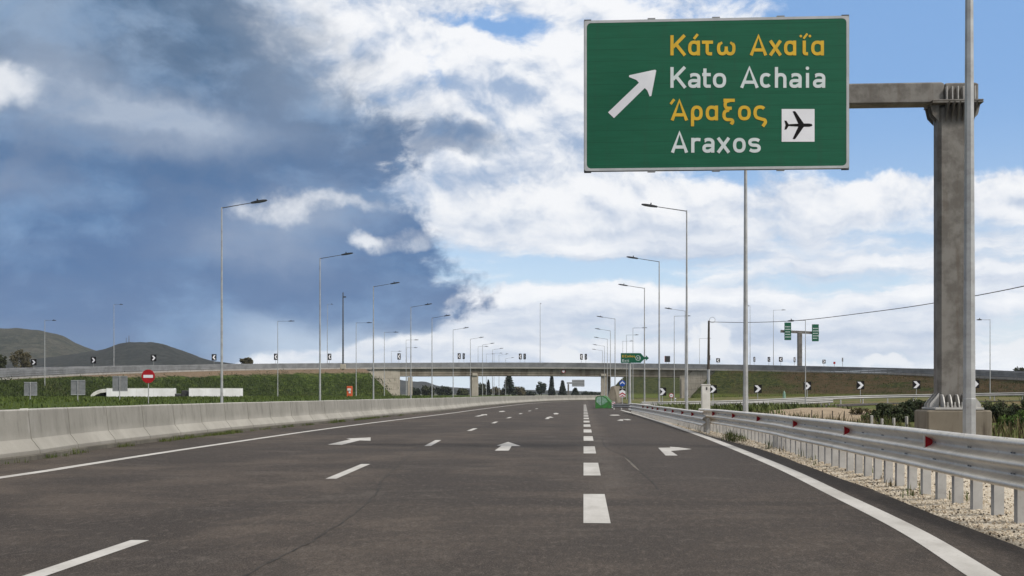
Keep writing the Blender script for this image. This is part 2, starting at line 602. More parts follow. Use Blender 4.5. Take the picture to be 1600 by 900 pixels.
def mat_green_sheet():
    m, b = new_mat('sign_green')
    p = pos()
    x, y, z = sepxyz(p)
    n1 = noise(vmul(p, (0.5, 1, 6.0)), 2.2, 6, 0.6)
    n2 = noise(p, 6.0, 6, 0.65)
    c = mixc(smooth(n1, 0.3, 0.7), (0.010, 0.086, 0.046), (0.012, 0.101, 0.056))
    c = mixc(smooth(n2, 0.58, 0.78) * 0.30, c, (0.020, 0.060, 0.040))
    dirt = noise(vmul(p, (5.0, 1, 0.35)), 1.0, 5, 0.62)
    c = mixc(smooth(dirt, 0.52, 0.72) * 0.28, c, (0.022, 0.062, 0.040))
    fr = S.math('FRACT', z * 4.1)
    seam = S.math('LESS_THAN', fr, 0.035)
    c = mixc(seam * 0.5, c, (0.008, 0.042, 0.026))
    S.put(b.inputs['Base Color'], c)
    b.inputs['Roughness'].default_value = 0.6
    b.inputs['Specular IOR Level'].default_value = 0.15
    return m


def mat_girder():
    m, b = new_mat('girder_concrete')
    p = pos()
    n1 = noise(p, 0.5, 5, 0.6)
    run = noise(vmul(p, (0.55, 0.55, 0.10)), 1.0, 6, 0.65)
    c = mixc(smooth(n1, 0.3, 0.7), (0.27, 0.235, 0.185), (0.19, 0.165, 0.13))
    c = mixc(smooth(run, 0.42, 0.66) * 0.75, c, (0.085, 0.062, 0.042))
    S.put(b.inputs['Base Color'], c)
    b.inputs['Roughness'].default_value = 0.9
    return m


def mat_foliage(name, c1, c2, c3):
    m, b = new_mat(name)
    p = pos()
    n1 = noise(p, 0.9, 4, 0.6)
    n2 = noise(p, 6.0, 3, 0.6)
    c = mixc(smooth(n1, 0.35, 0.65), c1, c2)
    c = mixc(smooth(n2, 0.5, 0.72) * 0.6, c, c3)
    S.put(b.inputs['Base Color'], c)
    b.inputs['Roughness'].default_value = 0.75
    b.inputs['Specular IOR Level'].default_value = 0.2
    return m


def mat_hill(name, c1, c2, c3):
    m, b = new_mat(name)
    p = pos()
    n1 = noise(p, 0.006, 6, 0.62)
    n2 = noise(vmul(p, (1, 1, 1.6)), 0.05, 7, 0.75)
    c = mixc(smooth(n2, 0.42, 0.58), c1, c2)
    c = mixc(smooth(n1, 0.48, 0.66) * 0.7, c, c3)
    n3 = noise(p, 0.16, 3, 0.7)
    c = mixc(smooth(n3, 0.50, 0.60) * 0.65, c, tuple(0.45 * q for q in c1))
    S.put(b.inputs['Base Color'], c)
    b.inputs['Roughness'].default_value = 1.0
    b.inputs['Specular IOR Level'].default_value = 0.0
    bump(b, n2, 1.0, 12.0)
    return m


M['asphalt'] = mat_asphalt()
M['paint'] = mat_paint()
M['barrier'] = mat_barrier()
M['plinth'] = mat_concrete('plinth_concrete', (0.215, 0.188, 0.145), (0.145, 0.125, 0.096), (0.062, 0.048, 0.034), 0.85)
M['concrete'] = mat_concrete('pale_concrete', (0.40, 0.36, 0.30), (0.31, 0.28, 0.23), (0.13, 0.105, 0.08), 0.6)
M['slab'] = mat_concrete('slab_concrete', (0.34, 0.325, 0.30), (0.26, 0.25, 0.235), (0.12, 0.105, 0.09), 0.6)
M['girder'] = mat_girder()
M['kerb'] = mat_concrete('kerb_concrete', (0.115, 0.105, 0.085), (0.07, 0.064, 0.052), (0.035, 0.032, 0.026), 0.6)
M['slope_left'] = mat_slope_left()
M['slope_right'] = mat_slope_right()
M['field'] = mat_grass('field_grass', (0.034, 0.054, 0.010), (0.075, 0.105, 0.020), (0.11, 0.105, 0.038), 0.2, 0.3)
M['plain'] = mat_grass('far_ground', (0.06, 0.07, 0.03), (0.11, 0.11, 0.05), (0.2, 0.17, 0.1), 0.4, 0.05)
M['rough'] = mat_right_ground()
M['gravel'] = mat_gravel()
M['steel'] = mat_steel('galvanised_steel')
M['rail_steel'] = mat_steel('rail_steel', (0.76, 0.70, 0.61), (0.58, 0.535, 0.465), 0.36, 0.62)
M['ramp_rail'] = mat_steel('ramp_rail_steel', (0.34, 0.335, 0.325), (0.26, 0.255, 0.245), 0.55, 0.3)
M['railing'] = simple('railing_steel', (0.235, 0.24, 0.245), (0.16, 0.163, 0.167), 0.6, metal=0.2, scale=0.6)
M['post_steel'] = mat_steel('post_steel', (0.43, 0.42, 0.40), (0.32, 0.31, 0.295), 0.5, 0.4)
M['lamp'] = simple('lamp_housing', (0.045, 0.048, 0.052), (0.03, 0.032, 0.035), 0.5)
M['lamp_arm'] = simple('lamp_arm_metal', (0.10, 0.105, 0.11), (0.07, 0.075, 0.08), 0.5, metal=0.3)
M['lens'] = simple('lamp_lens', (0.62, 0.64, 0.66), (0.55, 0.57, 0.6), 0.15)
M['rusty'] = mat_rusty_steel()
M['green'] = mat_green_sheet()
M['alu'] = simple('sign_border', (0.42, 0.43, 0.44), (0.35, 0.36, 0.37), 0.5, metal=0.0)
M['sign_back'] = simple('sign_back_metal', (0.24, 0.245, 0.25), (0.19, 0.195, 0.2), 0.6, scale=5, metal=0.2)
M['white'] = simple('white_sheeting', (0.70, 0.70, 0.73), (0.64, 0.64, 0.67), 0.55, scale=2)
M['letter_white'] = simple('white_lettering', (0.57, 0.62, 0.62), (0.52, 0.57, 0.57), 0.55, scale=4)
M['yellow'] = simple('yellow_lettering', (0.60, 0.375, 0.032), (0.52, 0.325, 0.028), 0.55, scale=4)
M['black'] = simple('black_paint', (0.010, 0.009, 0.010), (0.014, 0.013, 0.013), 0.8, spec=0.08)
M['red'] = simple('red_sheeting', (0.36, 0.012, 0.018), (0.28, 0.010, 0.014), 0.5, scale=4)
M['blue'] = simple('blue_sheeting', (0.015, 0.075, 0.36), (0.013, 0.06, 0.3), 0.5)
M['orange'] = simple('orange_paint', (0.55, 0.10, 0.03), (0.45, 0.08, 0.03), 0.55)
M['white_panel'] = simple('white_panel', (0.72, 0.72, 0.72), (0.62, 0.62, 0.61), 0.5, scale=0.6)
M['tarp'] = simple('pale_sheet', (0.66, 0.65, 0.61), (0.5, 0.49, 0.45), 0.7, scale=1.5)
M['dark'] = simple('dark_machine', (0.03, 0.03, 0.032), (0.05, 0.05, 0.05), 0.7)
M['cabinet'] = simple('cabinet_paint', (0.55, 0.54, 0.51), (0.45, 0.44, 0.41), 0.6, scale=2)
M['wood'] = simple('old_pole', (0.085, 0.07, 0.055), (0.05, 0.042, 0.035), 0.85, scale=3, stretch=(6, 6, 0.5))
M['wire'] = simple('cable', (0.03, 0.03, 0.03), (0.02, 0.02, 0.02), 0.6)
M['cushion_green'] = simple('cushion_green', (0.035, 0.17, 0.035), (0.045, 0.095, 0.04), 0.7, scale=5)
M['cushion_grey'] = simple('cushion_panel', (0.24, 0.33, 0.29), (0.12, 0.24, 0.16), 0.6, scale=6)
M['stone'] = simple('stones', (0.60, 0.53, 0.42), (0.34, 0.27, 0.19), 0.95, scale=9, contrast=(0.4, 0.6))
M['clod'] = simple('dark_clods', (0.05, 0.042, 0.033), (0.09, 0.07, 0.05), 0.95, scale=9)
M['seam'] = simple('joint_bitumen', (0.020, 0.017, 0.015), (0.048, 0.041, 0.034), 0.8, scale=6)
M['worn'] = simple('worn_edge', (0.15, 0.13, 0.11), (0.085, 0.075, 0.065), 0.9, scale=4)
M['blade'] = mat_foliage('grass_blades', (0.044, 0.066, 0.014), (0.080, 0.096, 0.026), (0.125, 0.11, 0.045))
M['blade_field'] = mat_foliage('field_blades', (0.038, 0.060, 0.010), (0.070, 0.098, 0.018), (0.10, 0.108, 0.03))
M['blade_dry'] = mat_foliage('dry_blades', (0.105, 0.08, 0.038), (0.06, 0.052, 0.022), (0.15, 0.115, 0.062))
M['blade_lush'] = mat_foliage('lush_blades', (0.018, 0.030, 0.007), (0.046, 0.066, 0.014), (0.070, 0.078, 0.022))
M['bush'] = mat_foliage('bush_leaves', (0.020, 0.032, 0.014), (0.050, 0.062, 0.026), (0.08, 0.085, 0.04))
M['bush_green'] = mat_foliage('weed_leaves', (0.050, 0.095, 0.018), (0.090, 0.140, 0.030), (0.13, 0.16, 0.05))
M['tree_dark'] = mat_foliage('dark_needles', (0.012, 0.019, 0.010), (0.026, 0.036, 0.018), (0.035, 0.045, 0.022))
M['tree_mid'] = mat_foliage('tree_leaves', (0.026, 0.034, 0.014), (0.05, 0.058, 0.024), (0.075, 0.07, 0.035))
M['tree_tan'] = mat_foliage('autumn_leaves', (0.05, 0.045, 0.022), (0.10, 0.085, 0.045), (0.13, 0.10, 0.06))
M['bark'] = simple('bark', (0.07, 0.055, 0.04), (0.045, 0.035, 0.028), 0.9, scale=4)
M['hill'] = mat_hill('hill_scrub', (0.028, 0.033, 0.020), (0.075, 0.074, 0.050), (0.115, 0.105, 0.078))
M['hill_dark'] = mat_hill('hill_scrub_dark', (0.022, 0.026, 0.022), (0.046, 0.048, 0.040), (0.068, 0.066, 0.056))


# ------------------------------------------------------------------ mesh helpers
class MB:
    def __init__(self):
        self.v = []; self.f = []; self.mi = []; self.cur = 0

    def add(self, verts, faces):
        b = len(self.v)
        self.v += [Vector(q) for q in verts]
        for f in faces:
            self.f.append([b + i for i in f]); self.mi.append(self.cur)

    def box(self, c, s, rotz=0.0, rot=None):
        hx, hy, hz = s[0] / 2, s[1] / 2, s[2] / 2
        m = rot if rot is not None else Matrix.Rotation(rotz, 3, 'Z')
        c = Vector(c)
        vs = [c + m @ Vector((x * hx, y * hy, z * hz)) for x in (-1, 1) for y in (-1, 1) for z in (-1, 1)]
        self.add(vs, [(0, 1, 3, 2), (4, 6, 7, 5), (0, 4, 5, 1), (2, 3, 7, 6), (0, 2, 6, 4), (1, 5, 7, 3)])

    def bbox(self, c, s, bev=0.02, rotz=0.0):
        """Box with chamfered vertical and top edges (octagonal plan)."""
        hx, hy, hz = s[0] / 2, s[1] / 2, s[2] / 2
        m = Matrix.Rotation(rotz, 3, 'Z'); c = Vector(c)

        def ring(i, z):
            x, y = hx - i, hy - i
            return [(-x + bev, -y), (x - bev, -y), (x, -y + bev), (x, y - bev), (x - bev, y), (-x + bev, y), (-x, y - bev), (-x, -y + bev)], z
        rings = [ring(bev, -hz), ring(0, -hz + bev), ring(0, hz - bev), ring(bev, hz)]
        vs = []
        for pts, z in rings:
            vs += [c + m @ Vector((x, y, z)) for x, y in pts]
        fs = [tuple(range(7, -1, -1)), tuple(range(24, 32))]
        for r_ in range(3):
            for i in range(8):
                j = (i + 1) % 8
                fs.append((r_ * 8 + i, r_ * 8 + j, r_ * 8 + 8 + j, r_ * 8 + 8 + i))
        self.add(vs, fs)

    def tube(self, pts, radii, n=8, caps=True):
        pts = [Vector(q) for q in pts]
        if not isinstance(radii, (list, tuple)):
            radii = [radii] * len(pts)
        rings = []
        ref = None
        for i, q in enumerate(pts):
            t = (pts[min(i + 1, len(pts) - 1)] - pts[max(i - 1, 0)]).normalized()
            if ref is None:
                ref = Vector((0, 0, 1)) if abs(t.z) < 0.9 else Vector((1, 0, 0))
            a = (ref - t * ref.dot(t)).normalized()
            ref = a
            c = t.cross(a)
            rings.append([q + (a * math.cos(2 * math.pi * k_ / n) + c * math.sin(2 * math.pi * k_ / n)) * radii[i] for k_ in range(n)])
        vs = [w for r_ in rings for w in r_]
        fs = []
        for i in range(len(pts) - 1):
            for k_ in range(n):
                l = (k_ + 1) % n
                fs.append((i * n + k_, i * n + l, (i + 1) * n + l, (i + 1) * n + k_))
        if caps:
            fs.append(tuple(range(n - 1, -1, -1)))
            fs.append(tuple((len(pts) - 1) * n + k_ for k_ in range(n)))
        self.add(vs, fs)

    def sweep(self, path, profile, closed=False, caps=False):
        """path: list of (pos, normal) ; profile: list of (n, z) offsets."""
        np_ = len(profile)
        vs = []
        for p_, nn in path:
            for (o, z) in profile:
                vs.append(Vector(p_) + Vector(nn) * o + Vector((0, 0, z)))
        fs = []
        last = np_ if closed else np_ - 1
        for i in range(len(path) - 1):
            for j in range(last):
                jj = (j + 1) % np_
                fs.append((i * np_ + j, (i + 1) * np_ + j, (i + 1) * np_ + jj, i * np_ + jj))
        if caps and closed:
            fs.append(tuple(range(np_)))
            fs.append(tuple((len(path) - 1) * np_ + j for j in range(np_ - 1, -1, -1)))
        self.add(vs, fs)

    def prism(self, poly, back):
        """poly: list of 3D points; extruded by vector back."""
        n_ = len(poly)
        back = Vector(back)
        vs = [Vector(q) for q in poly] + [Vector(q) + back for q in poly]
        fs = [tuple(range(n_)), tuple(range(2 * n_ - 1, n_ - 1, -1))]
        for i in range(n_):
            j = (i + 1) % n_
            fs.append((i, i + n_, j + n_, j))
        self.add(vs, fs)

    def poly(self, pts):
        self.add(pts, [tuple(range(len(pts)))])

    def build(self, name, mats, parent=None, origin=None, smooth_=False, tri=False, fixn=True):
        o_ = Vector(origin) if origin is not None else Vector((0, 0, 0))
        me = bpy.data.meshes.new(name)
        me.from_pydata([tuple(w - o_) for w in self.v], [], self.f)
        if not isinstance(mats, (list, tuple)):
            mats = [mats]
        for m in mats:
            me.materials.append(m)
        for i, pl in enumerate(me.polygons):
            pl.material_index = self.mi[i]
            pl.use_smooth = smooth_
        if fixn or tri:
            bm = bmesh.new(); bm.from_mesh(me)
            if tri:
                bmesh.ops.triangulate(bm, faces=bm.faces[:])
            if fixn:
                bmesh.ops.recalc_face_normals(bm, faces=bm.faces[:])
            bm.to_mesh(me); bm.free()
        me.update()
        ob = bpy.data.objects.new(name, me)
        COL.objects.link(ob)
        if parent is not None:
            ob.parent = parent
        elif origin is not None:
            ob.location = o_
        return ob


def tag(o, label, cat, group=None):
    o['label'] = label; o['category'] = cat
    if group:
        o['group'] = group
    return o


def thing(name, label, cat, loc, group=None, rotz=0.0):
    o = bpy.data.objects.new(name, None)
    COL.objects.link(o)
    o.location = loc
    o.rotation_euler = (0, 0, rotz)
    o.empty_display_size = 0.3
    return tag(o, label, cat, group)


def structure(o):
    o['kind'] = 'structure'
    return o


def stuff(o):
    o['kind'] = 'stuff'
    return o


def link_part(name, me, parent, loc=(0, 0, 0)):
    o = bpy.data.objects.new(name, me)
    COL.objects.link(o)
    o.parent = parent
    o.location = loc
    return o


def catmull(pts, per=8):
    """pts: list of tuples (any length)."""
    out = []
    n_ = len(pts)
    for i in range(n_ - 1):
        p0_, p1, p2, p3 = pts[max(i - 1, 0)], pts[i], pts[i + 1], pts[min(i + 2, n_ - 1)]
        for s in range(per):
            t = s / per
            out.append(tuple(0.5 * ((2 * b) + (-a + c) * t + (2 * a - 5 * b + 4 * c - d) * t * t + (-a + 3 * b - 3 * c + d) * t ** 3)
                             for a, b, c, d in zip(p0_, p1, p2, p3)))
    out.append(tuple(pts[-1]))
    return out


def framed(pts, flip=False):
    """Points with horizontal normals that face the camera side of the path."""
    out = []
    for i, q in enumerate(pts):
        t = (Vector(pts[min(i + 1, len(pts) - 1)]) - Vector(pts[max(i - 1, 0)]))
        t.z = 0; t.normalize()
        nn = Vector((t.y, -t.x, 0))
        if flip:
            nn = -nn
        out.append((Vector(q), nn))
    return out


def resample(pts, step):
    pts = [Vector(q) for q in pts]
    out = [pts[0].copy()]
    need = step
    for a, b in zip(pts, pts[1:]):
        L = (b - a).length
        done = 0.0
        while L - done >= need:
            done += need
            out.append(a.lerp(b, done / L))
            need = step
        need -= (L - done)
    return out


def interp(tab, x):
    if x <= tab[0][0]:
        return tab[0][1]
    for (a, va), (b, vb) in zip(tab, tab[1:]):
        if x <= b:
            t = (x - a) / (b - a)
            return va + (vb - va) * t
    return tab[-1][1]


def sst(x, a, b):
    t = min(max((x - a) / (b - a), 0.0), 1.0)
    return t * t * (3 - 2 * t)


# ------------------------------------------------------------------ road, ground
# inner foot of the concrete barrier (photo pixel -> ground)
BAR = [G(*q) for q in ((0, 725), (150, 702), (300, 683), (400, 671.5), (500, 662), (600, 651.5), (700, 642), (755, 635.3), (816, 630), (860, 627), (890, 626), (915, 625.6), (940, 625.2))]
BAR = [Vector((-10.6, -14, 0)), Vector((-10.7, 6, 0))] + BAR
BAR_TAB = [(q.y, q.x) for q in BAR]
VERGE = [G(*q) for q in ((1600, 858), (1500, 819), (1400, 780), (1300, 742), (1200, 705), (1100, 678.5), (1040, 660), (985, 642.5))]
VERGE = [Vector((3.30, -14, 0)), Vector((3.5, 5, 0))] + VERGE
VERGE_TAB = [(q.y, q.x) for q in VERGE]


def bar_x(y): return interp(BAR_TAB, y)
def verge_x(y): return interp(VERGE_TAB, y)


def grid_mesh(name, mat, ys, xs_of, z_of, nx):
    b = MB()
    vs, fs = [], []
    for y in ys:
        x0, x1 = xs_of(y)
        for i in range(nx + 1):
            t = i / nx
            x = x0 + (x1 - x0) * t
            vs.append((x, y, z_of(x, y)))
    w = nx + 1
    for j in range(len(ys) - 1):
        for i in range(nx):
            fs.append((j * w + i, j * w + i + 1, (j + 1) * w + i + 1, (j + 1) * w + i))
    b.add(vs, fs)
    return b.build(name, mat, smooth_=True, fixn=False)


b = MB(); b.poly([(-9000, -3000, -0.6), (9000, -3000, -0.6), (9000, 12000, -0.6), (-9000, 12000, -0.6)])
structure(b.build('ground', M['plain'], fixn=False))

ys_road = [-14 + i * 1.5 for i in range(15)] + [8.5 + i * 2.0 for i in range(120)]


def road_right(y):
    x = verge_x(y) + 0.09 * mnoise.noise(Vector((y * 1.7, 3.1, 0))) + 0.05 * mnoise.noise(Vector((y * 5.3, 1.1, 0)))
    return x if y < 76 else x + (y - 76) * 0.05


structure(grid_mesh('road', M['asphalt'], ys_road, lambda y: (bar_x(y) - 0.5, road_right(y)), lambda x, y: 0.0, 6))


def z_left(x, y):
    e = bar_x(y) - 1.2
    d = e - x
    return -0.06 + 0.80 * sst(d, 2.0, 26.0) + 0.12 * mnoise.noise(Vector((x * 0.07, y * 0.07, 2))) * sst(d, 2, 10)


def z_right(x, y):
    z = -0.05
    z += 0.75 * sst(y, 75, 125) * (0.15 + 0.85 * sst(x, 10, 40))
    z += 0.55 * math.exp(-((x - 14.0) / 3.0) ** 2 - ((y - 70.0) / 11.0) ** 2)
    z += 0.10 * mnoise.noise(Vector((x * 0.22, y * 0.22, 5))) * sst(x, 7, 12)
    return z


structure(grid_mesh('left_field', M['field'], [-14 + i * 4.0 for i in range(95)], lambda y: (-300.0, bar_x(y) - 0.42), z_left, 90))
structure(grid_mesh('right_field', M['rough'], [-14 + i * 2.5 for i in range(150)], lambda y: (verge_x(y) - 0.6 if y < 76 else 5.4, 260.0 if y > 40 else 120.0), z_right, 130))


def z_gravel(x, y):
    d = x - verge_x(y)
    return -0.020 + 0.05 * sst(d, 0.0, 0.5) - 0.10 * sst(d, 2.2, 3.6) + 0.018 * mnoise.noise(Vector((x * 2.3, y * 2.3, 0)))


structure(grid_mesh('gravel_verge', M['gravel'], [-8 + i * 0.5 for i in range(180)], lambda y: (verge_x(y) - 0.3, verge_x(y) + 4.2), z_gravel, 24))


# painted markings: flat sheets 4 mm above the asphalt
def ribbon(b_, pts, width, z=0.004):
    pts = [Vector(q) for q in pts]
    fr = framed(pts)
    w = width if isinstance(width, (list, tuple)) else [width] * len(pts)
    vs, fs = [], []
    for (q, nn), ww in zip(fr, w):
        vs += [q + nn * ww / 2 + Vector((0, 0, z)), q - nn * ww / 2 + Vector((0, 0, z))]
    for i in range(len(pts) - 1):
        fs.append((2 * i, 2 * i + 2, 2 * i + 3, 2 * i + 1))
    b_.add(vs, fs)


def on_ground(pxs):
    return [G(*q) for q in pxs]


el = [(2.45, 4.5, 0)] + [tuple(q) for q in on_ground([(1537, 900), (1420, 828), (1308, 772.5), (1210, 726), (1108, 685), (1052, 665.5), (1012, 653), (988, 645.5), (971, 641)])]
b = MB(); ribbon(b, catmull(el, 10), 0.24); structure(b.build('right_edge_line', M['paint'], fixn=False))
ll = [(-9.15, -8, 0), (-9.1, 6, 0)] + [tuple(q) for q in on_ground([(0, 746.5), (125, 727.5), (250, 708), (375, 689.5), (500, 671.5), (600, 658.5), (700, 646.3), (745, 640.2), (790, 634.6), (825, 630.8), (860, 628.3), (890, 627.1)])]
b = MB(); ribbon(b, catmull(ll, 8), 0.22); structure(b.build('left_edge_line', M['paint'], fixn=False))


def quad_mark(name, pxs):
    b_ = MB()
    pts = [G(px, py) + Vector((0, 0, 0.004)) for px, py in pxs]
    b_.poly(pts)
    return structure(b_.build(name, M['paint'], tri=True))


# block dashes between the through lanes and the exit lane
x_dash = G(932, 795).x
x_dash = 0.5 * (G(911.7, 772.3).x + G(945, 772.3).x)
ks = 0.00636
for i in range(19):
    a_, c_ = ks + i * 0.00287, ks + i * 0.00287
    y_top = HORIZON + 1.0 / (ks + i * 0.00287)
    y_bot = HORIZON + 1.0 / (ks + i * 0.00287 - 0.00143)
    p0_ = G(912, y_bot); p1_ = G(912, y_top)
    # the outer edge of each block stays on the line that runs to the vanishing point
    w_ = 0.272
    x0_ = G(911.7, 772.3).x + 0.0
    b = MB()
    z_ = 0.004
    b.poly([(x0_, p0_.y, z_), (x0_ + w_, p0_.y, z_), (x0_ + w_, p1_.y, z_), (x0_, p1_.y, z_)])
    structure(b.build('exit_lane_marking', M['paint'], fixn=False))
# lane dashes
dashes = [((-20, 925.5), (219, 844.5)), ((517, 748.3), (571.5, 725.3)), ((668, 697), (685, 687.8)), ((733, 673.2), (743, 669.4)), ((770, 661.5), (776, 659)), ((793, 653.5), (798, 651.8)),
          ((812, 647), (815, 645.8)), ((826, 642.6), (829, 641.6)), ((837, 639), (840, 638.2))]
for (a_, c_) in dashes:
    b = MB(); ribbon(b, [G(*a_), G(*c_)], 0.165); structure(b.build('lane_dash_marking', M['paint'], fixn=False))


# arrows: outlines in road metres about a foot point, along the lane
def arrow_mark(px, py, kind, length, heading=0.0, wid=1.0):
    o = G(px, py)
    L = length
    if kind == 'straight':
        pts = [(-.11, 0), (.11, 0), (.11, .55 * L), (.36, .55 * L), (0, L), (-.36, .55 * L), (-.11, .55 * L)]
    elif kind == 'right':
        pts = [(-.12, 0), (.12, 0), (.12, .38 * L), (.42, .52 * L), (.42, .36 * L), (.98, .62 * L), (.42, .92 * L), (.42, .72 * L), (.12, .62 * L), (-.12, .50 * L)]
    else:
        pts = [(-.11, 0), (.11, 0), (.11, .5 * L), (.5, .62 * L), (.5, .5 * L), (.9, .72 * L), (.5, .95 * L), (.5, .8 * L), (-.11, .62 * L)]
    m = Matrix.Rotation(heading, 3, 'Z')
    b_ = MB()
    b_.poly([o + m @ Vector((x * wid, y, 0.0045)) for x, y in pts])
    return structure(b_.build('arrow_marking', M['paint'], tri=True))


def arrow_px(outline):
    b_ = MB()
    b_.poly([G(px, py) + Vector((0, 0, 0.0045)) for px, py in outline])
    return structure(b_.build('arrow_marking', M['paint'], tri=True))


# nearest three follow the photograph's outlines on the ground
arrow_px([(512, 694.8), (534, 695.2), (562, 688.3), (579, 688.8), (579, 683.6), (541, 685.5), (548, 686.6)])
arrow_px([(773, 704.3), (795, 704.3), (799.5, 697.2), (813.5, 697.2), (794, 690.6), (776, 696.4), (783.5, 696.6)])
arrow_px([(1028.5, 700), (1040, 712), (1059, 712), (1048, 704.8), (1058.5, 704), (1081, 702), (1060, 699.2), (1046.5, 698.2), (1047.5, 699.6)])
arrow_px([(741, 650.6), (748, 650.8), (757, 648.8), (761, 649), (761, 647.3), (751, 647.6), (753, 648.4)])
arrow_px([(851, 654.8), (857.5, 654.8), (859, 652.8), (865.5, 652.8), (860, 650.8), (852.5, 652.6), (855, 652.7)])
arrow_px([(964, 657), (974, 657.8), (973, 655.6), (980, 656.6), (987, 656.4), (982, 654.9), (970, 655.2)])
arrow_px([(952, 649.2), (960, 649.6), (969, 649.3), (966, 648), (956, 648)])
arrow_px([(866, 647.4), (871, 647.4), (873.5, 646.2), (869, 645.2), (864.5, 646.2)])
arrow_px([(779, 643.6), (785, 643.7), (790, 642.8), (786, 642.0), (781, 642.6)])

# joints and worn edges in the asphalt
b = MB()
jp = catmull([tuple(G(*q)) for q in ((330, 930), (420, 880), (500, 838), (560, 798), (590, 768), (598, 750), (640, 712), (670, 693))], 14)
jp = [(x + 0.035 * mnoise.noise(Vector((y * 2.1, 0, 0))), y, z) for x, y, z in jp]
ribbon(b, jp, [0.022 + 0.018 * mnoise.noise(Vector((q[1] * 3, 5, 0))) for q in jp], 0.003)
structure(b.build('asphalt_joint_line', M['seam'], fixn=False))
b = MB()
jp = catmull([tuple(G(*q)) for q in ((940, 686), (948, 700), (975, 712), (988, 722), (1002, 738), (1018, 752), (1030, 766))], 12)
jp = [(x + 0.03 * mnoise.noise(Vector((y * 2.9, 3, 0))), y, z) for x, y, z in jp]
ribbon(b, jp, [0.028 + 0.024 * mnoise.noise(Vector((q[1] * 2.3, 9, 0))) for q in jp], 0.003)
structure(b.build('asphalt_joint_line', M['seam'], fixn=False))
b = MB()
jp = catmull([tuple(G(*q)) for q in ((976, 715), (984, 722), (992, 730), (999, 736))], 8)
ribbon(b, jp, [0.008 + 0.045 * math.sin(math.pi * i / (len(jp) - 1)) for i in range(len(jp))], 0.005)
structure(b.build('worn_edge_marking', M['worn'], fixn=False))

# kerb strip below the barrier
bar_path = framed(catmull([tuple(q) for q in BAR], 6))      # normal points to -X side? checked below
if bar_path[5][1].x < 0:
    bar_path = [(q, -nn) for q, nn in bar_path]
b = MB(); b.sweep(bar_path, [(0.10, 0.0), (0.09, 0.085), (0.055, 0.10), (-0.62, 0.10), (-0.62, -0.2)])
structure(b.build('kerb', M['kerb'], smooth_=False))

# ------------------------------------------------------------------ concrete barrier, cast in bays
bays = resample([q for q, _ in bar_path], 2.65)
prof = [(0.0, 0.10), (0.0, 0.175), (-0.175, 0.40), (-0.235, 0.97), (-0.255, 0.99), (-0.405, 0.99), (-0.425, 0.97), (-0.485, 0.40), (-0.62, 0.175), (-0.62, 0.10)]
root = thing('concrete_barrier', 'long stained concrete barrier with sloped foot bordering the road on its grass side', 'barrier', bays[1])
fr = framed(bays)
if fr[3][1].x < 0:
    fr = [(q, -nn) for q, nn in fr]
for i in range(len(fr) - 1):
    (q0, n0), (q1, n1) = fr[i], fr[i + 1]
    g_ = 0.022 / max((q1 - q0).length, 0.1)
    a_, c_ = q0.lerp(q1, g_), q0.lerp(q1, 1 - g_)
    b = MB()
    dz = 0.004 * math.sin(i * 2.3)
    # jagged joint: cut faces wander a little with height
    path = [(a_, n0), (q0.lerp(q1, 0.5), (n0 + n1).normalized()), (c_, n1)]
    b.sweep(path, [(o_, z_ + (dz if z_ > 0.5 else 0)) for o_, z_ in prof], closed=True, caps=True)
    b.build('segment', M['barrier'], root, origin=bays[1])
b = MB(); pp = P(150, 643.5, 0.0127)
pb = Vector((bar_x(pp.y) - 0.19, pp.y, pp.z)); b.bbox(pb, (0.03, 0.34, 0.13), 0.01)
b.build('marker_plate', M['cabinet'], root, origin=bays[1])

# ------------------------------------------------------------------ guard rails
BEAM = []
for i in range(41):
    z = 0.385 + i * (0.465 / 40)
    cz = math.cos(2 * math.pi * (z - 0.815) / 0.205)
    BEAM.append((0.056 * (1 + math.copysign(abs(cz) ** 0.75, cz)), z - 0.85))
BEAM = [(BEAM[0][0] - 0.02, BEAM[0][1] - 0.012)] + BEAM + [(BEAM[-1][0] - 0.03, BEAM[-1][1] + 0.012), (BEAM[-1][0] - 0.05, BEAM[-1][1] + 0.008)]


def rail_px(rows):
    """rows: (px, y_top, z_top) -> top line of a rail in the world."""
    return [P(px, y, (CAMH - z) / (y - HORIZON)) for px, y, z in rows]


near_top = rail_px([(1600, 687.3, 0.855), (1463, 673.5, 0.85), (1331, 659.6, 0.84), (1240, 650.6, 0.82), (1165, 643.6, 0.79), (1096, 638.2, 0.775)])
d0 = (near_top[0] - near_top[1]).normalized()
near_top = [near_top[0] + d0 * 9.0, near_top[0] + d0 * 4.0] + near_top
far_top = rail_px([(1103, 643.6, 0.70), (1060, 638.3, 0.69), (1030, 634.6, 0.68), (1005, 631.8, 0.67), (985, 629.8, 0.66)])


def c_post(b_, c, h, w=0.105, d_=0.075, t=0.008, rotz=0.0):
    """C section, open side along the rail."""
    m = Matrix.Rotation(rotz, 3, 'Z')

    def add(cx, cy, sx, sy):
        b_.box(Vector(c) + m @ Vector((cx, cy, h / 2)), (sx, sy, h), rotz)
    add(0, 0, w, t)
    add(-w / 2 + t / 2, d_ / 2 + t / 2 + 0.001, t, d_)
    add(w / 2 - t / 2, d_ / 2 + t / 2 + 0.001, t, d_)


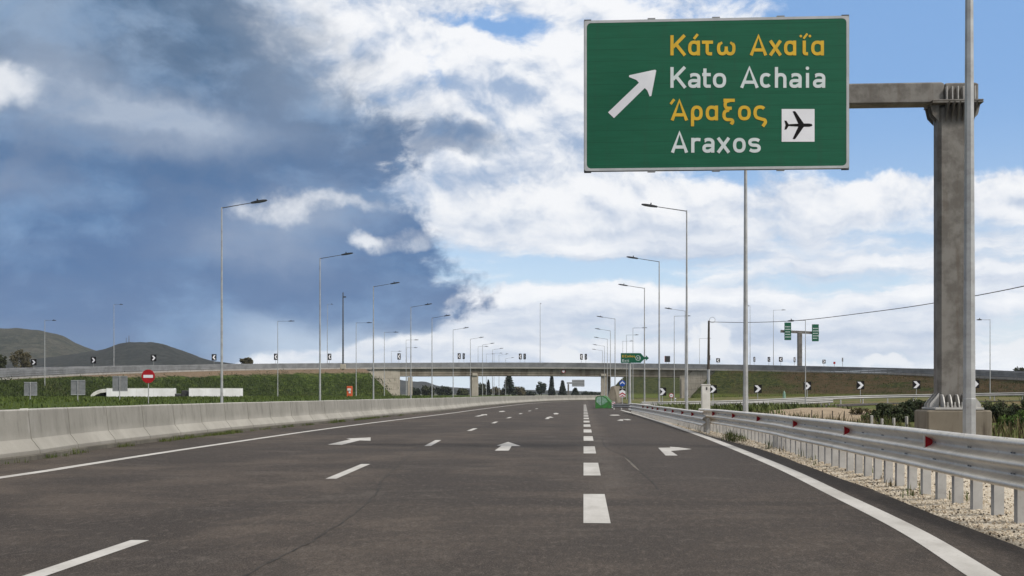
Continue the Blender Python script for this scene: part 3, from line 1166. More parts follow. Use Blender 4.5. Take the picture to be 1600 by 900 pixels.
def guard_rail(label, top, post_step, red_px=None, detail=True, dense=40, limit=100):
    top = [Vector(q) for q in catmull([tuple(q) for q in top], 10)]
    path = framed(resample(top, 0.5))
    if path[3][1].x > 0:
        path = [(q, -nn) for q, nn in path]
    path = [(q + nn * (0.005 * ((i // 8) % 2) + 0.007 * mnoise.noise(Vector((i * 0.23, 1.5, 0)))) + UP * 0.008 * mnoise.noise(Vector((i * 0.17, 7.5, 0))), nn) for i, (q, nn) in enumerate(path)]
    o = Vector((top[0].x, top[0].y, 0))
    root = thing('guard_rail', label, 'guard rail', o)
    b_ = MB(); b_.sweep(path, BEAM)
    b_.sweep([(q - nn * 0.004, nn) for q, nn in path], BEAM)
    b_.cur = 1      # splice bolts: short dark slots in pairs
    if detail:
        for q in resample([q for q, _ in path], 1.32):
            i = min(range(len(path)), key=lambda j: (path[j][0] - q).length)
            nn = path[i][1]
            t = Vector((-nn.y, nn.x, 0))
            for dz_, o_ in ((0.002, 0.07), (-0.138, 0.004), (-0.343, 0.004), (-0.455, 0.09)):
                for s_ in (-0.075, 0.0):
                    b_.box(q + t * s_ + nn * o_ + UP * dz_, (0.016, 0.026, 0.012), math.atan2(nn.y, nn.x))
    b_.build('beam', [M['rail_steel'], M['sign_back']], root, origin=o, smooth_=True, fixn=False)
    ps = resample(top, post_step)
    fr_ = framed(ps)
    first_ = None
    rest = MB()
    for i, (q, nn) in enumerate(fr_):
        if nn.x > 0:
            nn = -nn
        rz = math.atan2(nn.y, nn.x) + math.pi / 2
        c = q - nn * 0.075
        base = Vector((c.x, c.y, -0.25))
        h = q.z - 0.20 + 0.25
        if i < limit:
            b2 = MB(); c_post(b2, base, h, rotz=rz * 0.0 + 0.06)
            b2.build('post', M['post_steel'], root, origin=o)
        else:
            c_post(rest, base, h)
    if rest.v:
        stuff(rest.build('post', M['post_steel'], root, origin=o))
    return root, path, o


g_near, path_near, o_near = guard_rail('steel triple-wave guard rail with close posts and red reflectors, in front of the sign pillar', near_top, 0.66)
g_far, path_far, o_far = guard_rail('lower steel guard rail running on from the step toward the green crash cushion', far_top, 0.80, detail=False)


def at_px_on(path, px):
    best = None
    for (a, na), (c, nc) in zip(path, path[1:]):
        def sx(q):
            r_ = q - CAM
            return 800 + F * r_.dot(RGT) / r_.dot(FWD)
        s0, s1 = sx(a), sx(c)
        if (s0 - px) * (s1 - px) <= 0 and s0 != s1:
            t = (px - s0) / (s1 - s0)
            return a.lerp(c, t), na
    return None


def reflector(parent, path, o, px, sc=1.0):
    r_ = at_px_on(path, px)
    if r_ is None:
        return
    q, nn = r_
    t = Vector((-nn.y, nn.x, 0))
    if t.y < 0:
        t = -t
    # folded plate sitting in the upper valley, red face towards the traffic
    zc = -0.138
    w0, w1 = 0.070 * sc, 0.140 * sc
    b_ = MB()
    b_.prism([q + nn * 0.004 + UP * (zc + w0 / 2), q + nn * 0.088 + UP * (zc + w1 / 2), q + nn * 0.088 + UP * (zc - w1 / 2), q + nn * 0.004 + UP * (zc - w0 / 2)], t * 0.012)
    b_.build('reflector', M['red'], parent, origin=o, tri=True)
    b_ = MB()
    q2 = q + t * 0.0125
    b_.prism([q2 + nn * 0.004 + UP * (zc + w0 / 2 + .008), q2 + nn * 0.10 + UP * (zc + w1 / 2 + .008), q2 + nn * 0.10 + UP * (zc - w1 / 2 - .008), q2 + nn * 0.004 + UP * (zc - w0 / 2 - .008)], t * 0.05)
    b_.build('reflector_bracket', M['rail_steel'], parent, origin=o, tri=True)


for px in (1458, 1328, 1246, 1188, 1148.5, 1117, 1098):
    reflector(g_near, path_near, o_near, px)
for px in (1084, 1068, 1053, 1041, 1029, 1021, 1013, 1006):
    reflector(g_far, path_far, o_far, px)


# ------------------------------------------------------------------ overpass and its embankments
OP_PX = [(-420, 596, .060), (-200, 587, .078), (0, 579, .095), (150, 573.5, .112), (300, 569.8, .127), (450, 567.8, .138), (600, 567, .145), (844, 566.5, .147),
         (1100, 569, .143), (1250, 571.5, .137), (1400, 575, .128), (1500, 578.3, .12), (1600, 582, .112), (1800, 590, .096), (2050, 600, .08)]
OP = [P(px, y, d) for px, y, d in OP_PX]
op_dense = [Vector(q) for q in catmull([tuple(q) for q in OP], 10)]
op_path = framed(op_dense)
if op_path[60][1].y > 0:
    op_path = [(q, -nn) for q, nn in op_path]     # normals towards the camera


def px_of(q):
    r_ = q - CAM
    return 800 + F * r_.dot(RGT) / r_.dot(FWD)


op_px = [px_of(q) for q, _ in op_path]
DECK = [(q, nn) for (q, nn), x in zip(op_path, op_px) if 566 <= x <= 1140]
LEFT = [(q, nn) for (q, nn), x in zip(op_path, op_px) if x <= 600]
RIGHT = [(q, nn) for (q, nn), x in zip(op_path, op_px) if x >= 1075]
RZ = 1.05           # rail top above the carriageway
W_OP = 11.0
b = MB()
b.sweep(op_path, [(0.4, -RZ), (-W_OP, -RZ)])
structure(b.build('overpass_road', M['asphalt'], fixn=False))

o_b = Vector((DECK[0][0].x, DECK[0][0].y, 0))
bridge = thing('overpass_bridge', 'long low concrete road bridge on wall piers crossing over the motorway', 'bridge', o_b)
b = MB()
b.sweep(DECK, [(0.55, -RZ + 0.012), (0.55, -RZ - 0.35), (0.30, -RZ - 0.42), (-W_OP - 0.1, -RZ - 0.42), (-W_OP - 0.4, -RZ - 0.35), (-W_OP - 0.4, -RZ + 0.012)], closed=True, caps=True)
b.build('deck_slab', M['slab'], bridge, origin=o_b)
for off in (0.0, -3.4, -6.8, -10.2):
    b = MB()
    b.sweep(DECK[2:-2], [(off, -RZ - 0.43), (off - 0.02, -RZ - 1.45), (off - 0.12, -RZ - 1.55), (off - 0.10, -RZ - 1.95), (off - 0.9, -RZ - 1.95), (off - 0.9, -RZ - 0.43)], closed=True, caps=True)
    b.build('girder', M['girder'], bridge, origin=o_b)


def op_at(px):
    i = min(range(len(op_px)), key=lambda j: abs(op_px[j] - px))
    if i == 0 or i == len(op_px) - 1:
        return op_path[i]
    j = i + 1 if (op_px[i] < px) else i - 1
    t = (px - op_px[i]) / (op_px[j] - op_px[i])
    return op_path[i][0].lerp(op_path[j][0], t), op_path[i][1]


for px, wpx in ((742, 10.5), (943, 8.5)):
    for off in (-0.6, -9.0):
        q, nn = op_at(px)
        c = q + nn * off
        top = q.z - RZ - 1.96
        b = MB()
        b.bbox((c.x, c.y, (top - 0.6) / 2), (wpx * 0.146, 1.2, top + 0.6), 0.06, math.atan2(nn.y, nn.x) + math.pi / 2)
        b.build('pier', M['concrete'], bridge, origin=o_b)
    q, nn = op_at(px); c = q + nn * -5.0
    b = MB(); b.bbox((c.x, c.y, q.z - RZ - 2.0 + 0.30), (1.2, 10.6, 0.55), 0.04, math.atan2(nn.y, nn.x) + math.pi / 2)
    b.build('pier_cap', M['concrete'], bridge, origin=o_b)
# abutments: front wall with horizontal board joints
for px0, px1 in ((572, 630), (1064, 1128)):
    q0, nn = op_at(px0); q1, _ = op_at(px1)
    mid = (q0 + q1) / 2
    L = (q1 - q0).length
    rz = math.atan2((q1 - q0).y, (q1 - q0).x)
    z = -0.6
    top = mid.z - RZ - 0.45
    b = MB()
    zz = [-0.6, 0.9, 2.2, 3.5, 4.75, top]
    for za, zb in zip(zz, zz[1:]):
        c = mid + nn * -5.6
        b.box((c.x, c.y, (za + zb) / 2), (L, 11.0, zb - za - 0.05), rz)
        b.box((c.x, c.y, zb - 0.025), (L - 0.08, 10.92, 0.049), rz)
    b.build('abutment', M['concrete'], bridge, origin=o_b)
# corner pillars of the abutments
for px in (1067.5, 641):
    q, nn = op_at(px); c = q + nn * -0.35
    b = MB(); b.bbox((c.x, c.y, (q.z - RZ - 2.4) / 2 - 0.2), (1.0, 0.9, q.z - RZ - 1.6), 0.04, 0.0)
    b.build('abutment_pillar', M['concrete'], bridge, origin=o_b)


# railings along the whole overpass: post and rail fence thing
def overpass_rail(label, path, off, o, step=2.0):
    root_ = thing('overpass_railing', label, 'railing', o)
    b_ = MB()
    b_.sweep(path, [(off, 0.0), (off + 0.08, -0.02), (off + 0.08, -0.32), (off, -0.34)], closed=True, caps=True)
    b_.build('rail', M['railing'], root_, origin=o)
    for z0, z1 in ((-0.37, -0.66), (-0.70, -0.98)):
        b_ = MB()
        b_.sweep(path, [(off, z0), (off + 0.06, z0 - 0.02), (off + 0.06, z1 + 0.02), (off, z1)], closed=True, caps=True)
        b_.build('rail', M['railing'], root_, origin=o)
    ps = resample([q for q, _ in path], step)
    fr_ = framed(ps)
    order = sorted(range(len(ps)), key=lambda i: (ps[i] - CAM).length)
    near = set(order[:100])
    rest_ = MB()
    for i, (q, nn) in enumerate(fr_):
        if nn.y > 0:
            nn = -nn
        c = q + nn * (off - 0.06)
        tgt = MB() if i in near else rest_
        tgt.box((c.x, c.y, c.z - 0.55), (0.12, 0.10, 1.08), math.atan2(nn.y, nn.x))
        if i in near:
            tgt.build('post', M['railing'], root_, origin=o)
    if rest_.v:
        stuff(rest_.build('post', M['railing'], root_, origin=o))
    return root_


overpass_rail('grey railing of stacked steel beams along the near edge of the overpass', op_path, 0.28, o_b + Vector((0, -0.2, 0)), 3.2)
b = MB()
overpass_rail('grey railing of stacked steel beams along the far edge of the overpass', [(q, nn) for q, nn in op_path], -W_OP + 0.2, o_b + Vector((0, 11, 0)), 4.0)
# concrete coping under the railing on the embankments
for nm, pth in (('coping', LEFT), ('coping', RIGHT)):
    b = MB(); b.sweep(pth, [(0.42, -RZ - 0.003), (0.42, -RZ - 0.42), (0.2, -RZ - 0.42), (0.2, -RZ - 0.003)], closed=True, caps=True)
    structure(b.build('overpass_kerb', M['slab']))


def embankment(name, path, mat, toe, soil_rows, steep=2.1, wob=0.5, seedz=0.0, side_end=None):
    rows = 22
    vs, fs, soil = [], [], []
    n_ = len(path)
    for i, (q, nn) in enumerate(path):
        zs = q.z - RZ - 0.28
        ht = max(zs - toe, 0.2)
        run = ht * steep
        for j in range(rows + 1):
            t = j / rows
            off = 0.36 + run * t
            z = zs - ht * t
            w = wob * math.sin(math.pi * min(t * 1.6, 1.0)) if t < 0.6 else wob * (1 - t) * 2.0
            pt = q + nn * off
            z += w * 0.55 * mnoise.noise(Vector((pt.x * 0.13, pt.y * 0.13, z * 0.3 + seedz)))
            z += 0.16 * mnoise.noise(Vector((pt.x * 0.6, pt.y * 0.6, seedz))) * (1 if 0 < t < 1 else 0)
            if j == rows:
                z = toe - 0.5
            vs.append((pt.x, pt.y, z))
            soil.append(max(0.0, 1.0 - (off - 0.36) / (soil_rows(px_of(q)) + 1e-3)))
    w = rows + 1
    for i in range(n_ - 1):
        for j in range(rows):
            fs.append((i * w + j, (i + 1) * w + j, (i + 1) * w + j + 1, i * w + j + 1))
    # skirt that rounds the end of the bank towards the bridge
    b_ = MB(); b_.add(vs, fs)
    if side_end is not None:
        idx = 0 if side_end == 'first' else n_ - 1
        q, nn = path[idx]
        tdir = (path[1][0] - path[0][0]) if idx == 0 else (path[-1][0] - path[-2][0])
        tdir.z = 0; tdir.normalize()
        if idx == 0:
            tdir = -tdir
        fan = 12
        zs = q.z - RZ - 0.28
        ht = zs - toe; run = ht * steep
        base_i = len(b_.v)
        vv, ff = [], []
        for a in range(fan + 1):
            ang = a / fan * math.pi / 2
            dirv = nn * math.cos(ang) + tdir * math.sin(ang) * 0.35
            for j in range(rows + 1):
                t = j / rows
                pt = q + nn * 0.36 + dirv * run * t
                z = zs - ht * t + 0.12 * mnoise.noise(Vector((pt.x * 0.6, pt.y * 0.6, seedz)))
                vv.append((pt.x, pt.y, z if j < rows else toe - 0.5))
                soil.append(max(0.0, 1.0 - run * t / (soil_rows(px_of(q)) + 1e-3)))
        for a in range(fan):
            for j in range(rows):
                ff.append((a * w + j, (a + 1) * w + j, (a + 1) * w + j + 1, a * w + j + 1))
        b_.add(vv, ff)
    o = b_.build(name, mat, smooth_=True, fixn=True)
    at = o.data.attributes.new('soil', 'FLOAT', 'POINT')
    at.data.foreach_set('value', soil)
    return structure(o)


def resamp_path(path, step):
    ps = resample([q for q, _ in path], step)
    fr_ = framed(ps)
    return [(q, nn if nn.y < 0 else -nn) for q, nn in fr_]


left_fine = resamp_path([(q, nn) for q, nn in LEFT if px_of(q) < 584], 3.0)
right_fine = resamp_path([(q, nn) for q, nn in RIGHT if px_of(q) > 1116], 3.0)
embankment('embankment_hill', left_fine, M['slope_left'], 0.75, lambda px: interp([(0, 0.2), (120, 0.5), (180, 2.6), (330, 3.4), (560, 4.2)], px), 2.1, 0.7, 1.0, 'last')
embankment('embankment_hill', right_fine, M['slope_right'], 0.55, lambda px: 0.0, 2.3, 0.6, 9.0, 'first')

# bank beyond the bridge on the exit side
b = MB()
prof_px = [(935, 621), (948, 618), (958, 607), (966, 597), (976, 588), (986, 580), (1010, 576), (1040, 574), (1075, 573), (1120, 573)]
vs, fs = [], []
rows = 14
for i, (px, y) in enumerate(catmull(prof_px, 6)):
    crest = P(px, y, 0.190)
    toe_ = P(px - 2, 617, 0.165); toe_.z = 0.2
    for j in range(rows + 1):
        t = j / rows
        q = crest.lerp(toe_, t)
        q.z += 0.35 * mnoise.noise(Vector((q.x * 0.2, q.y * 0.2, 4))) * math.sin(math.pi * t)
        vs.append(q)
    crest2 = crest + Vector((0, 30, 0))
w = rows + 1
cnt = len(vs) // w
for i in range(cnt - 1):
    for j in range(rows):
        fs.append((i * w + j, (i + 1) * w + j, (i + 1) * w + j + 1, i * w + j + 1))
nb = len(vs)
for i in range(cnt):
    c = vs[i * w]
    vs.append(c + Vector((4, 60, -c.z * 0.9)))
for i in range(cnt - 1):
    fs.append((i * w, nb + i, nb + i + 1, (i + 1) * w))
b.add(vs, fs)
structure(b.build('far_bank_hill', M['slope_right'], smooth_=True))

# ------------------------------------------------------------------ exit ramp
RAMP_PX = [(930, 629, .046), (985, 628.0, .050), (1060, 627.0, .0525), (1140, 625.5, .055), (1240, 621.6, .058), (1340, 618, .060), (1460, 615.6, .060), (1600, 613, .059), (1800, 610, .056), (2100, 606, .05)]
ramp_top = [Vector(q) for q in catmull([tuple(P(*q)) for q in RAMP_PX], 8)]
ramp_path = framed([q for q in ramp_top if (q - CAM).dot(RGT) / (q - CAM).dot(FWD) * F + 800 > 992])
if ramp_path[20][1].y > 0:
    ramp_path = [(q, -nn) for q, nn in ramp_path]
RR = 0.78
b = MB(); b.sweep(ramp_path, [(-1.5, -RR - 0.5), (-0.6, -RR + 0.0), (0.25, -RR + 0.02), (5.6, -RR - 0.02), (7.5, -RR - 0.5), (12.0, -RR - 1.2)])
structure(b.build('ramp_shoulder_path', M['rough'], smooth_=True, fixn=False))
b = MB(); b.sweep(ramp_path, [(0.6, -RR + 0.04), (5.2, -RR + 0.03)])
structure(b.build('exit_ramp_road', M['asphalt'], fixn=False))
b = MB(); b.sweep(ramp_path, [(0.9, -RR + 0.046), (1.1, -RR + 0.046)])
structure(b.build('ramp_edge_line', M['paint'], fixn=False))


def low_rail(label, path, off, o, step, zoff=0.0):
    root_ = thing('ramp_guard_rail', label, 'guard rail', o)
    b_ = MB()
    pr = [(off + 0.03 * (1 + math.cos(2 * math.pi * (z + 0.06) / 0.17)), z + zoff) for z in [-0.31 + k_ * 0.31 / 12 for k_ in range(13)]]
    b_.sweep(path, pr)
    b_.build('beam', M['ramp_rail'], root_, origin=o, smooth_=True, fixn=False)
    for q, nn in resamp_path(path, step):
        c = q + nn * (off - 0.07)
        b_ = MB(); b_.box((c.x, c.y, c.z - 0.55 + zoff), (0.1, 0.08, 0.95), math.atan2(nn.y, nn.x))
        b_.build('post', M['post_steel'], root_, origin=o)
    return root_


vis = [(q, nn) for q, nn in ramp_path if 1000 < px_of(q) < 1680]
low_rail('long pale guard rail on the outer side of the exit ramp, below the chevron boards', vis, 0.0, Vector((vis[0][0].x, vis[0][0].y, 0)), 2.4)
vis2 = [(q, nn) for q, nn in ramp_path if 1010 < px_of(q) < 1215]
low_rail('short guard rail on the inner side of the exit ramp beside the green verge', vis2, 6.0, Vector((vis2[0][0].x, vis2[0][0].y - 6, 0)), 2.4, -0.05)


# ------------------------------------------------------------------ hills
def hill(name, ridge, dn, depth, mat, seed):
    pts = catmull(ridge, 10)
    rows = 26
    vs, fs = [], []
    for px, y in pts:
        top = P(px, y, dn)
        r_ = Vector((top.x, top.y, 0)).normalized()
        for j in range(rows + 1):
            t = j / rows * 2 - 1
            q = top + r_ * (t * depth)
            prof_ = math.cos(min(abs(t), 1.0) * math.pi / 2) ** 1.3
            z = -2 + (top.z + 2) * prof_
            nz = mnoise.fractal(Vector((q.x * 0.004, q.y * 0.004, seed)), 1.0, 2.0, 5)
            z += nz * top.z * 0.20 * (1 - abs(t)) * abs(t) * 3.0
            z += 2.2 * mnoise.fractal(Vector((q.x * 0.02, q.y * 0.02, seed)), 1.0, 2.0, 3) * (1 if top.z > 15 else 0.2)
            vs.append((q.x, q.y, z))
    w_ = rows + 1
    for i in range(len(pts) - 1):
        for j in range(rows):
            fs.append((i * w_ + j, i * w_ + j + 1, (i + 1) * w_ + j + 1, (i + 1) * w_ + j))
    b_ = MB(); b_.add(vs, fs)
    return structure(b_.build(name, mat, smooth_=True))


hill('hill', [(-500, 560), (-380, 540), (-250, 524), (-120, 518), (0, 514.5), (30, 515), (60, 518), (80, 523), (100, 530), (120, 540), (140, 547), (170, 556), (200, 566), (240, 580), (280, 600), (310, 616)], 1.25, 800, M['hill'], 3)
hill('hill', [(-160, 600), (-60, 580), (40, 564), (90, 556.5), (130, 550.8), (155, 547), (172, 542.5), (184, 538), (195, 535.5), (214, 534.3), (236, 535), (258, 539.5), (280, 546.5), (298, 553), (314, 559.5), (335, 565), (365, 569), (420, 574), (480, 582), (560, 600), (620, 614)], 1.05, 600, M['hill_dark'], 8)
hill('hill', [(480, 606), (560, 594), (610, 592), (640, 596), (665, 597), (690, 604), (730, 606.5), (780, 608.5), (840, 609.5), (900, 611), (960, 613)], 1.55, 600, M['hill_dark'], 5)



q = P(201.5, 526, 1.05)
t = thing('radio_mast', 'tiny lattice radio mast on the crest of the darker hill', 'mast', (q.x, q.y, P(201.5, 536, 1.05).z - 3))
hm = P(201.5, 524, 1.05).z - t.location.z
b = MB(); b.tube([(0, 0, 0), (0, 0, hm)], [0.8, 0.35], 6); b.build('pole', M['wood'], t)
b = MB(); b.tube([(-4.5, 0, 0), (-4.5, 0, hm * 0.75)], [0.6, 0.3], 6); b.build('stay', M['wood'], t)

# ------------------------------------------------------------------ lettering by strokes
def ell(cx, cy, rx, ry, a0, a1, n_=14, e=2.4):
    out = []
    for i in range(n_ + 1):
        a = R(a0 + (a1 - a0) * i / n_)
        c, s = math.cos(a), math.sin(a)
        out.append((cx + rx * math.copysign(abs(c) ** (2 / e), c), cy + ry * math.copysign(abs(s) ** (2 / e), s)))
    return out


def glyph(ch, L, Rr, B, w, cap=139.0, xh=99.0):
    """Centre lines of a letter; y grows downwards, L..Rr outer extent, B baseline."""
    h = w / 2
    T = B - cap; X = B - xh
    l, r, b_, t, x = L + h, Rr - h, B - h, T + h, X + h
    m = (l + r) / 2
    ym = (x + b_) / 2
    ry = (b_ - x) / 2; rx = (r - l) / 2
    if ch in 'KΚ':
        return [[(l, T), (l, B)], [(r - 1, T), (l + 6, B - cap * .40)], [(l + rx * .62, B - cap * .56), (r + 1, B)]]
    if ch in 'AΑ':
        return [[(L + h * .9, B), (m, T + 4), (Rr - h * .9, B)], [(L + (Rr - L) * .24, B - cap * .27), (Rr - (Rr - L) * .24, B - cap * .27)]]
    if ch == 'a':
        return [[(l + 4, x + 9)] + ell(m + 1, x + ry * .62, rx, ry * .62, 215, 360, 10) + [(r, B)],
                [(r, ym + 2)] + [(m, ym + 1)] + ell(m - rx * .2, (ym + b_) / 2 + 1, rx * .80, (b_ - ym) / 2, 270, 90, 10) + [(m + 4, b_), (r, b_ - 14)]]
    if ch == 'α':
        return [ell(m, ym, rx, ry, -40, -320, 22), [(r, X), (r, B)]]
    if ch == 'o' or ch == 'ο':
        return [ell(m, ym, rx, ry, 0, 360, 28)]
    if ch == 't':
        return [[(L + 18, B - cap * .93), (L + 18, b_ - 18)] + ell(L + 18 + 17, b_ - 17, 17, 17, 180, 90, 6) + [(Rr, b_)], [(L, x), (Rr, x)]]
    if ch == 'τ':
        return [[(L, x), (Rr, x)], [(m - 2, X + 4), (m - 2, b_ - 18)] + ell(m + 13, b_ - 17, 15, 17, 180, 90, 6) + [(Rr - 6, b_)]]
    if ch == 'ω':
        q = (r - l) / 4
        return [[(l + 12, x)] + ell(l + q, ym + 4, q, ry - 4, 225, 0, 16)[0:0] + ell(l + q, ym + 2, q, ry - 2, 250, 0, 16) + [(m, x + ry * .75)],
                [(m, x + ry * .75)] + ell(r - q, ym + 2, q, ry - 2, 180, -70, 16) + [(r - 12, x)]]
    if ch in 'xχ':
        return [[(L + h * .9, X), (Rr - h * .9, B)], [(Rr - h * .9, X), (L + h * .9, B)]]
    if ch == 'i':
        return [[(m, X), (m, B)]]
    if ch == 'ι':
        return [[(l, X), (l, b_ - 14)] + ell(l + 13, b_ - 13, 13, 13, 180, 90, 6) + [(Rr, b_)]]
    if ch == 'c':
        return [ell(m, ym, rx, ry, -45, -315, 22)]
    if ch == 'h':
        return [[(l, T), (l, B)], [(l, x + ry * .8)] + ell(m, x + ry * .75, rx, ry * .75, 180, 360, 12) + [(r, B)]]
    if ch == 'ρ':
        return [ell(m, ym, rx, ry, 180, -180, 28), [(l, ym), (l, B + cap * .29)]]
    if ch == 'ξ':
        return [[(L + 6, T + 3), (Rr, T + 3)],
                [(m + 6, T + 4)] + ell(m - 2, T + 32, rx * .72, 24, 250, 90, 10) + [(r - 10, T + 56)],
                [(m, T + 56)] + ell(m - 2, B - 36, rx * .98, 31, 265, 95, 12) + ell(m + 8, B + 9, rx * .62, 14, -90, 60, 8) + [(m + 16, B + 26)]]
    if ch == 'ς':
        return [ell(m, ym - 2, rx, ry - 1, -40, -255, 18) + ell(m + 12, B + 10, rx * .72, 17, -80, 40, 8) + [(m + 18, B + 40)]]
    if ch == 'r':
        return [[(l, X), (l, B)], [(l, x + ry * .9)] + ell(l + 30, x + ry * .72, 30, ry * .72, 180, 275, 8) + [(Rr, x + 2)]]
    if ch == 's':
        return [[(r, x + 10)] + ell(m, x + ry * .5, rx, ry * .5, -40, -180, 8) + ell(m, x + ry * .5, rx, ry * .5, 180, 100, 5) +
                ell(m, b_ - ry * .5, rx, ry * .5, -80, 90, 10) + ell(m, b_ - ry * .5, rx, ry * .5, 90, 140, 4) + [(l, b_ - 9)]]
    if ch == 'E':
        return [[(Rr, t), (l, t), (l, b_), (Rr, b_)], [(l, (t + b_) / 2), (Rr - 10, (t + b_) / 2)]]
    if ch == '3':
        return [ell(m, T + cap * .27, rx, cap * .27 - h, 200, 430, 12), ell(m, B - cap * .28, rx, cap * .28 - h, -70, 160, 12)]
    if ch == 'Έ':
        return [[(Rr, t), (l, t), (l, b_), (Rr, b_)], [(l, (t + b_) / 2), (Rr - 10, (t + b_) / 2)]]
    if ch == 'δ':
        return [ell(m, ym, rx, ry, 0, 360, 24), [(m, x), (l + 12, T + 30)] + [(l + 30, T + 8), (r, T + 10)]]
    return []


def stroke_mesh(b_, pts, w, place, lift):
    """A ribbon of constant width along pts (2D), placed by place(x, y, lift)."""
    out = []
    for q in pts:
        if not out or (Vector(q) - Vector(out[-1])).length > 0.5:
            out.append(q)
    pts = [Vector(q) for q in out]
    n_ = len(pts)
    if n_ < 2:
        return
    closed = (pts[0] - pts[-1]).length < 1.0
    if closed:
        pts = pts[:-1]; n_ -= 1
    vs = []
    for i, q in enumerate(pts):
        a = pts[i - 1] if (i > 0 or closed) else None
        c = pts[(i + 1) % n_] if (i < n_ - 1 or closed) else None
        d1 = (q - a).normalized() if a is not None else None
        d2 = (c - q).normalized() if c is not None else None
        if d1 is None: d1 = d2
        if d2 is None: d2 = d1
        n1 = Vector((-d1.y, d1.x)); n2 = Vector((-d2.y, d2.x))
        mm = n1 + n2
        if mm.length < 0.2:
            mm = n1
        mm.normalize()
        sc = min(1.0 / max(mm.dot(n1), 0.35), 1.25)
        vs.append(q + mm * w / 2 * sc); vs.append(q - mm * w / 2 * sc)
    fs = []
    for i in range(n_ if closed else n_ - 1):
        j = (i + 1) % n_
        fs.append((2 * i, 2 * i + 1, 2 * j + 1, 2 * j))
    b_.add([place(v_.x, v_.y, lift) for v_ in vs], fs)


# ------------------------------------------------------------------ the big direction sign
YS = 25.0
mpp = (A(1300, 100, YS) - A(1000, 100, YS)).length / 300.0
pil_c = A(1488, 600, YS + 0.62)
base = Vector((pil_c.x, pil_c.y, 0))
sign = thing('direction_sign', 'large green overhead sign with two place names and an aeroplane symbol on a cantilever pillar', 'road sign', base)


def rrect(x0, y0, x1, y1, rad, n_=6):
    out = []
    for cx, cy, a0 in ((x1 - rad, y0 + rad, -90), (x1 - rad, y1 - rad, 0), (x0 + rad, y1 - rad, 90), (x0 + rad, y0 + rad, 180)):
        for i in range(n_ + 1):
            a = R(a0 + 90 * i / n_)
            out.append((cx + rad * math.cos(a), cy + rad * math.sin(a)))
    return out


def sgn(x, y, lift=0.0):
    q = A(x, y, YS)
    return Vector((q.x, YS - lift, q.z))


# rectangle in the sign plane (world-aligned), from the photo's corners
x0_, x1_ = A(913, 150, YS).x, A(1326.5, 150, YS).x
zt, zb_ = A(1120, 28.5, YS).z, A(1120, 265, YS).z


def s2(u, v, lift=0.0):
    """u, v in 0..1 across the panel."""
    return Vector((x0_ + (x1_ - x0_) * u, YS - lift, zt + (zb_ - zt) * v))


def from_crop(cx, cy, lift):
    """Coordinates of the enlarged lettering study -> panel."""
    px, py = 1030 + cx / 4.286, 40 + cy / 4.286
    return sgn(px, py, lift)


def panel_poly(b_, pts, lift):
    b_.poly([Vector((x, YS - lift, z)) for x, z in pts])


W, H = x1_ - x0_, zt - zb_
b = MB()
b.bbox(((x0_ + x1_) / 2, YS + 0.045, (zt + zb_) / 2), (W + 0.02, 0.06, H + 0.02), 0.006)
b.build('backing_panel', M['sign_back'], sign, origin=base)
b = MB(); panel_poly(b, [(x0_ + (q[0]), zb_ + q[1]) for q in rrect(0, 0, W, H, 0.10)], -0.012)
# border: ring between two rounded rectangles
b = MB()
ro = [(x0_ + q[0], zb_ + q[1]) for q in rrect(0.0, 0.0, W, H, 0.05)]
ri = [(x0_ + q[0], zb_ + q[1]) for q in rrect(0.052, 0.052, W - 0.052, H - 0.052, 0.09)]
vs = [Vector((x, YS - 0.004, z)) for x, z in ro] + [Vector((x, YS - 0.004, z)) for x, z in ri]
vs += [Vector((x, YS + 0.014, z)) for x, z in ro]
n_ = len(ro)
fs = [(i, (i + 1) % n_, n_ + (i + 1) % n_, n_ + i) for i in range(n_)] + [(i, (i + 1) % n_, 2 * n_ + (i + 1) % n_, 2 * n_ + i) for i in range(n_)]
b.add(vs, fs)
b.build('border', M['alu'], sign, origin=base, fixn=False)
b = MB(); panel_poly(b, [(x0_ + q[0], zb_ + q[1]) for q in rrect(0.046, 0.046, W - 0.046, H - 0.046, 0.09)], -0.001)
b.build('sign_face', M['green'], sign, origin=base, fixn=False)
# clips above and below the panel
for px in (1018, 1119, 1220):
    for z in (zt + 0.018, zb_ - 0.018):
        q = A(px, 100, YS)
        b = MB(); b.box((q.x, YS + 0.04, z), (0.16, 0.07, 0.03)); b.build('clip', M['sign_back'], sign, origin=base)
for x in (x0_ + 0.07, x1_ - 0.07):
    for z in (zt + 0.004, zb_ - 0.004):
        b = MB(); b.box((x, YS + 0.045, z), (0.15, 0.058, 0.05)); b.build('corner_clip', M['dark'], sign, origin=base)

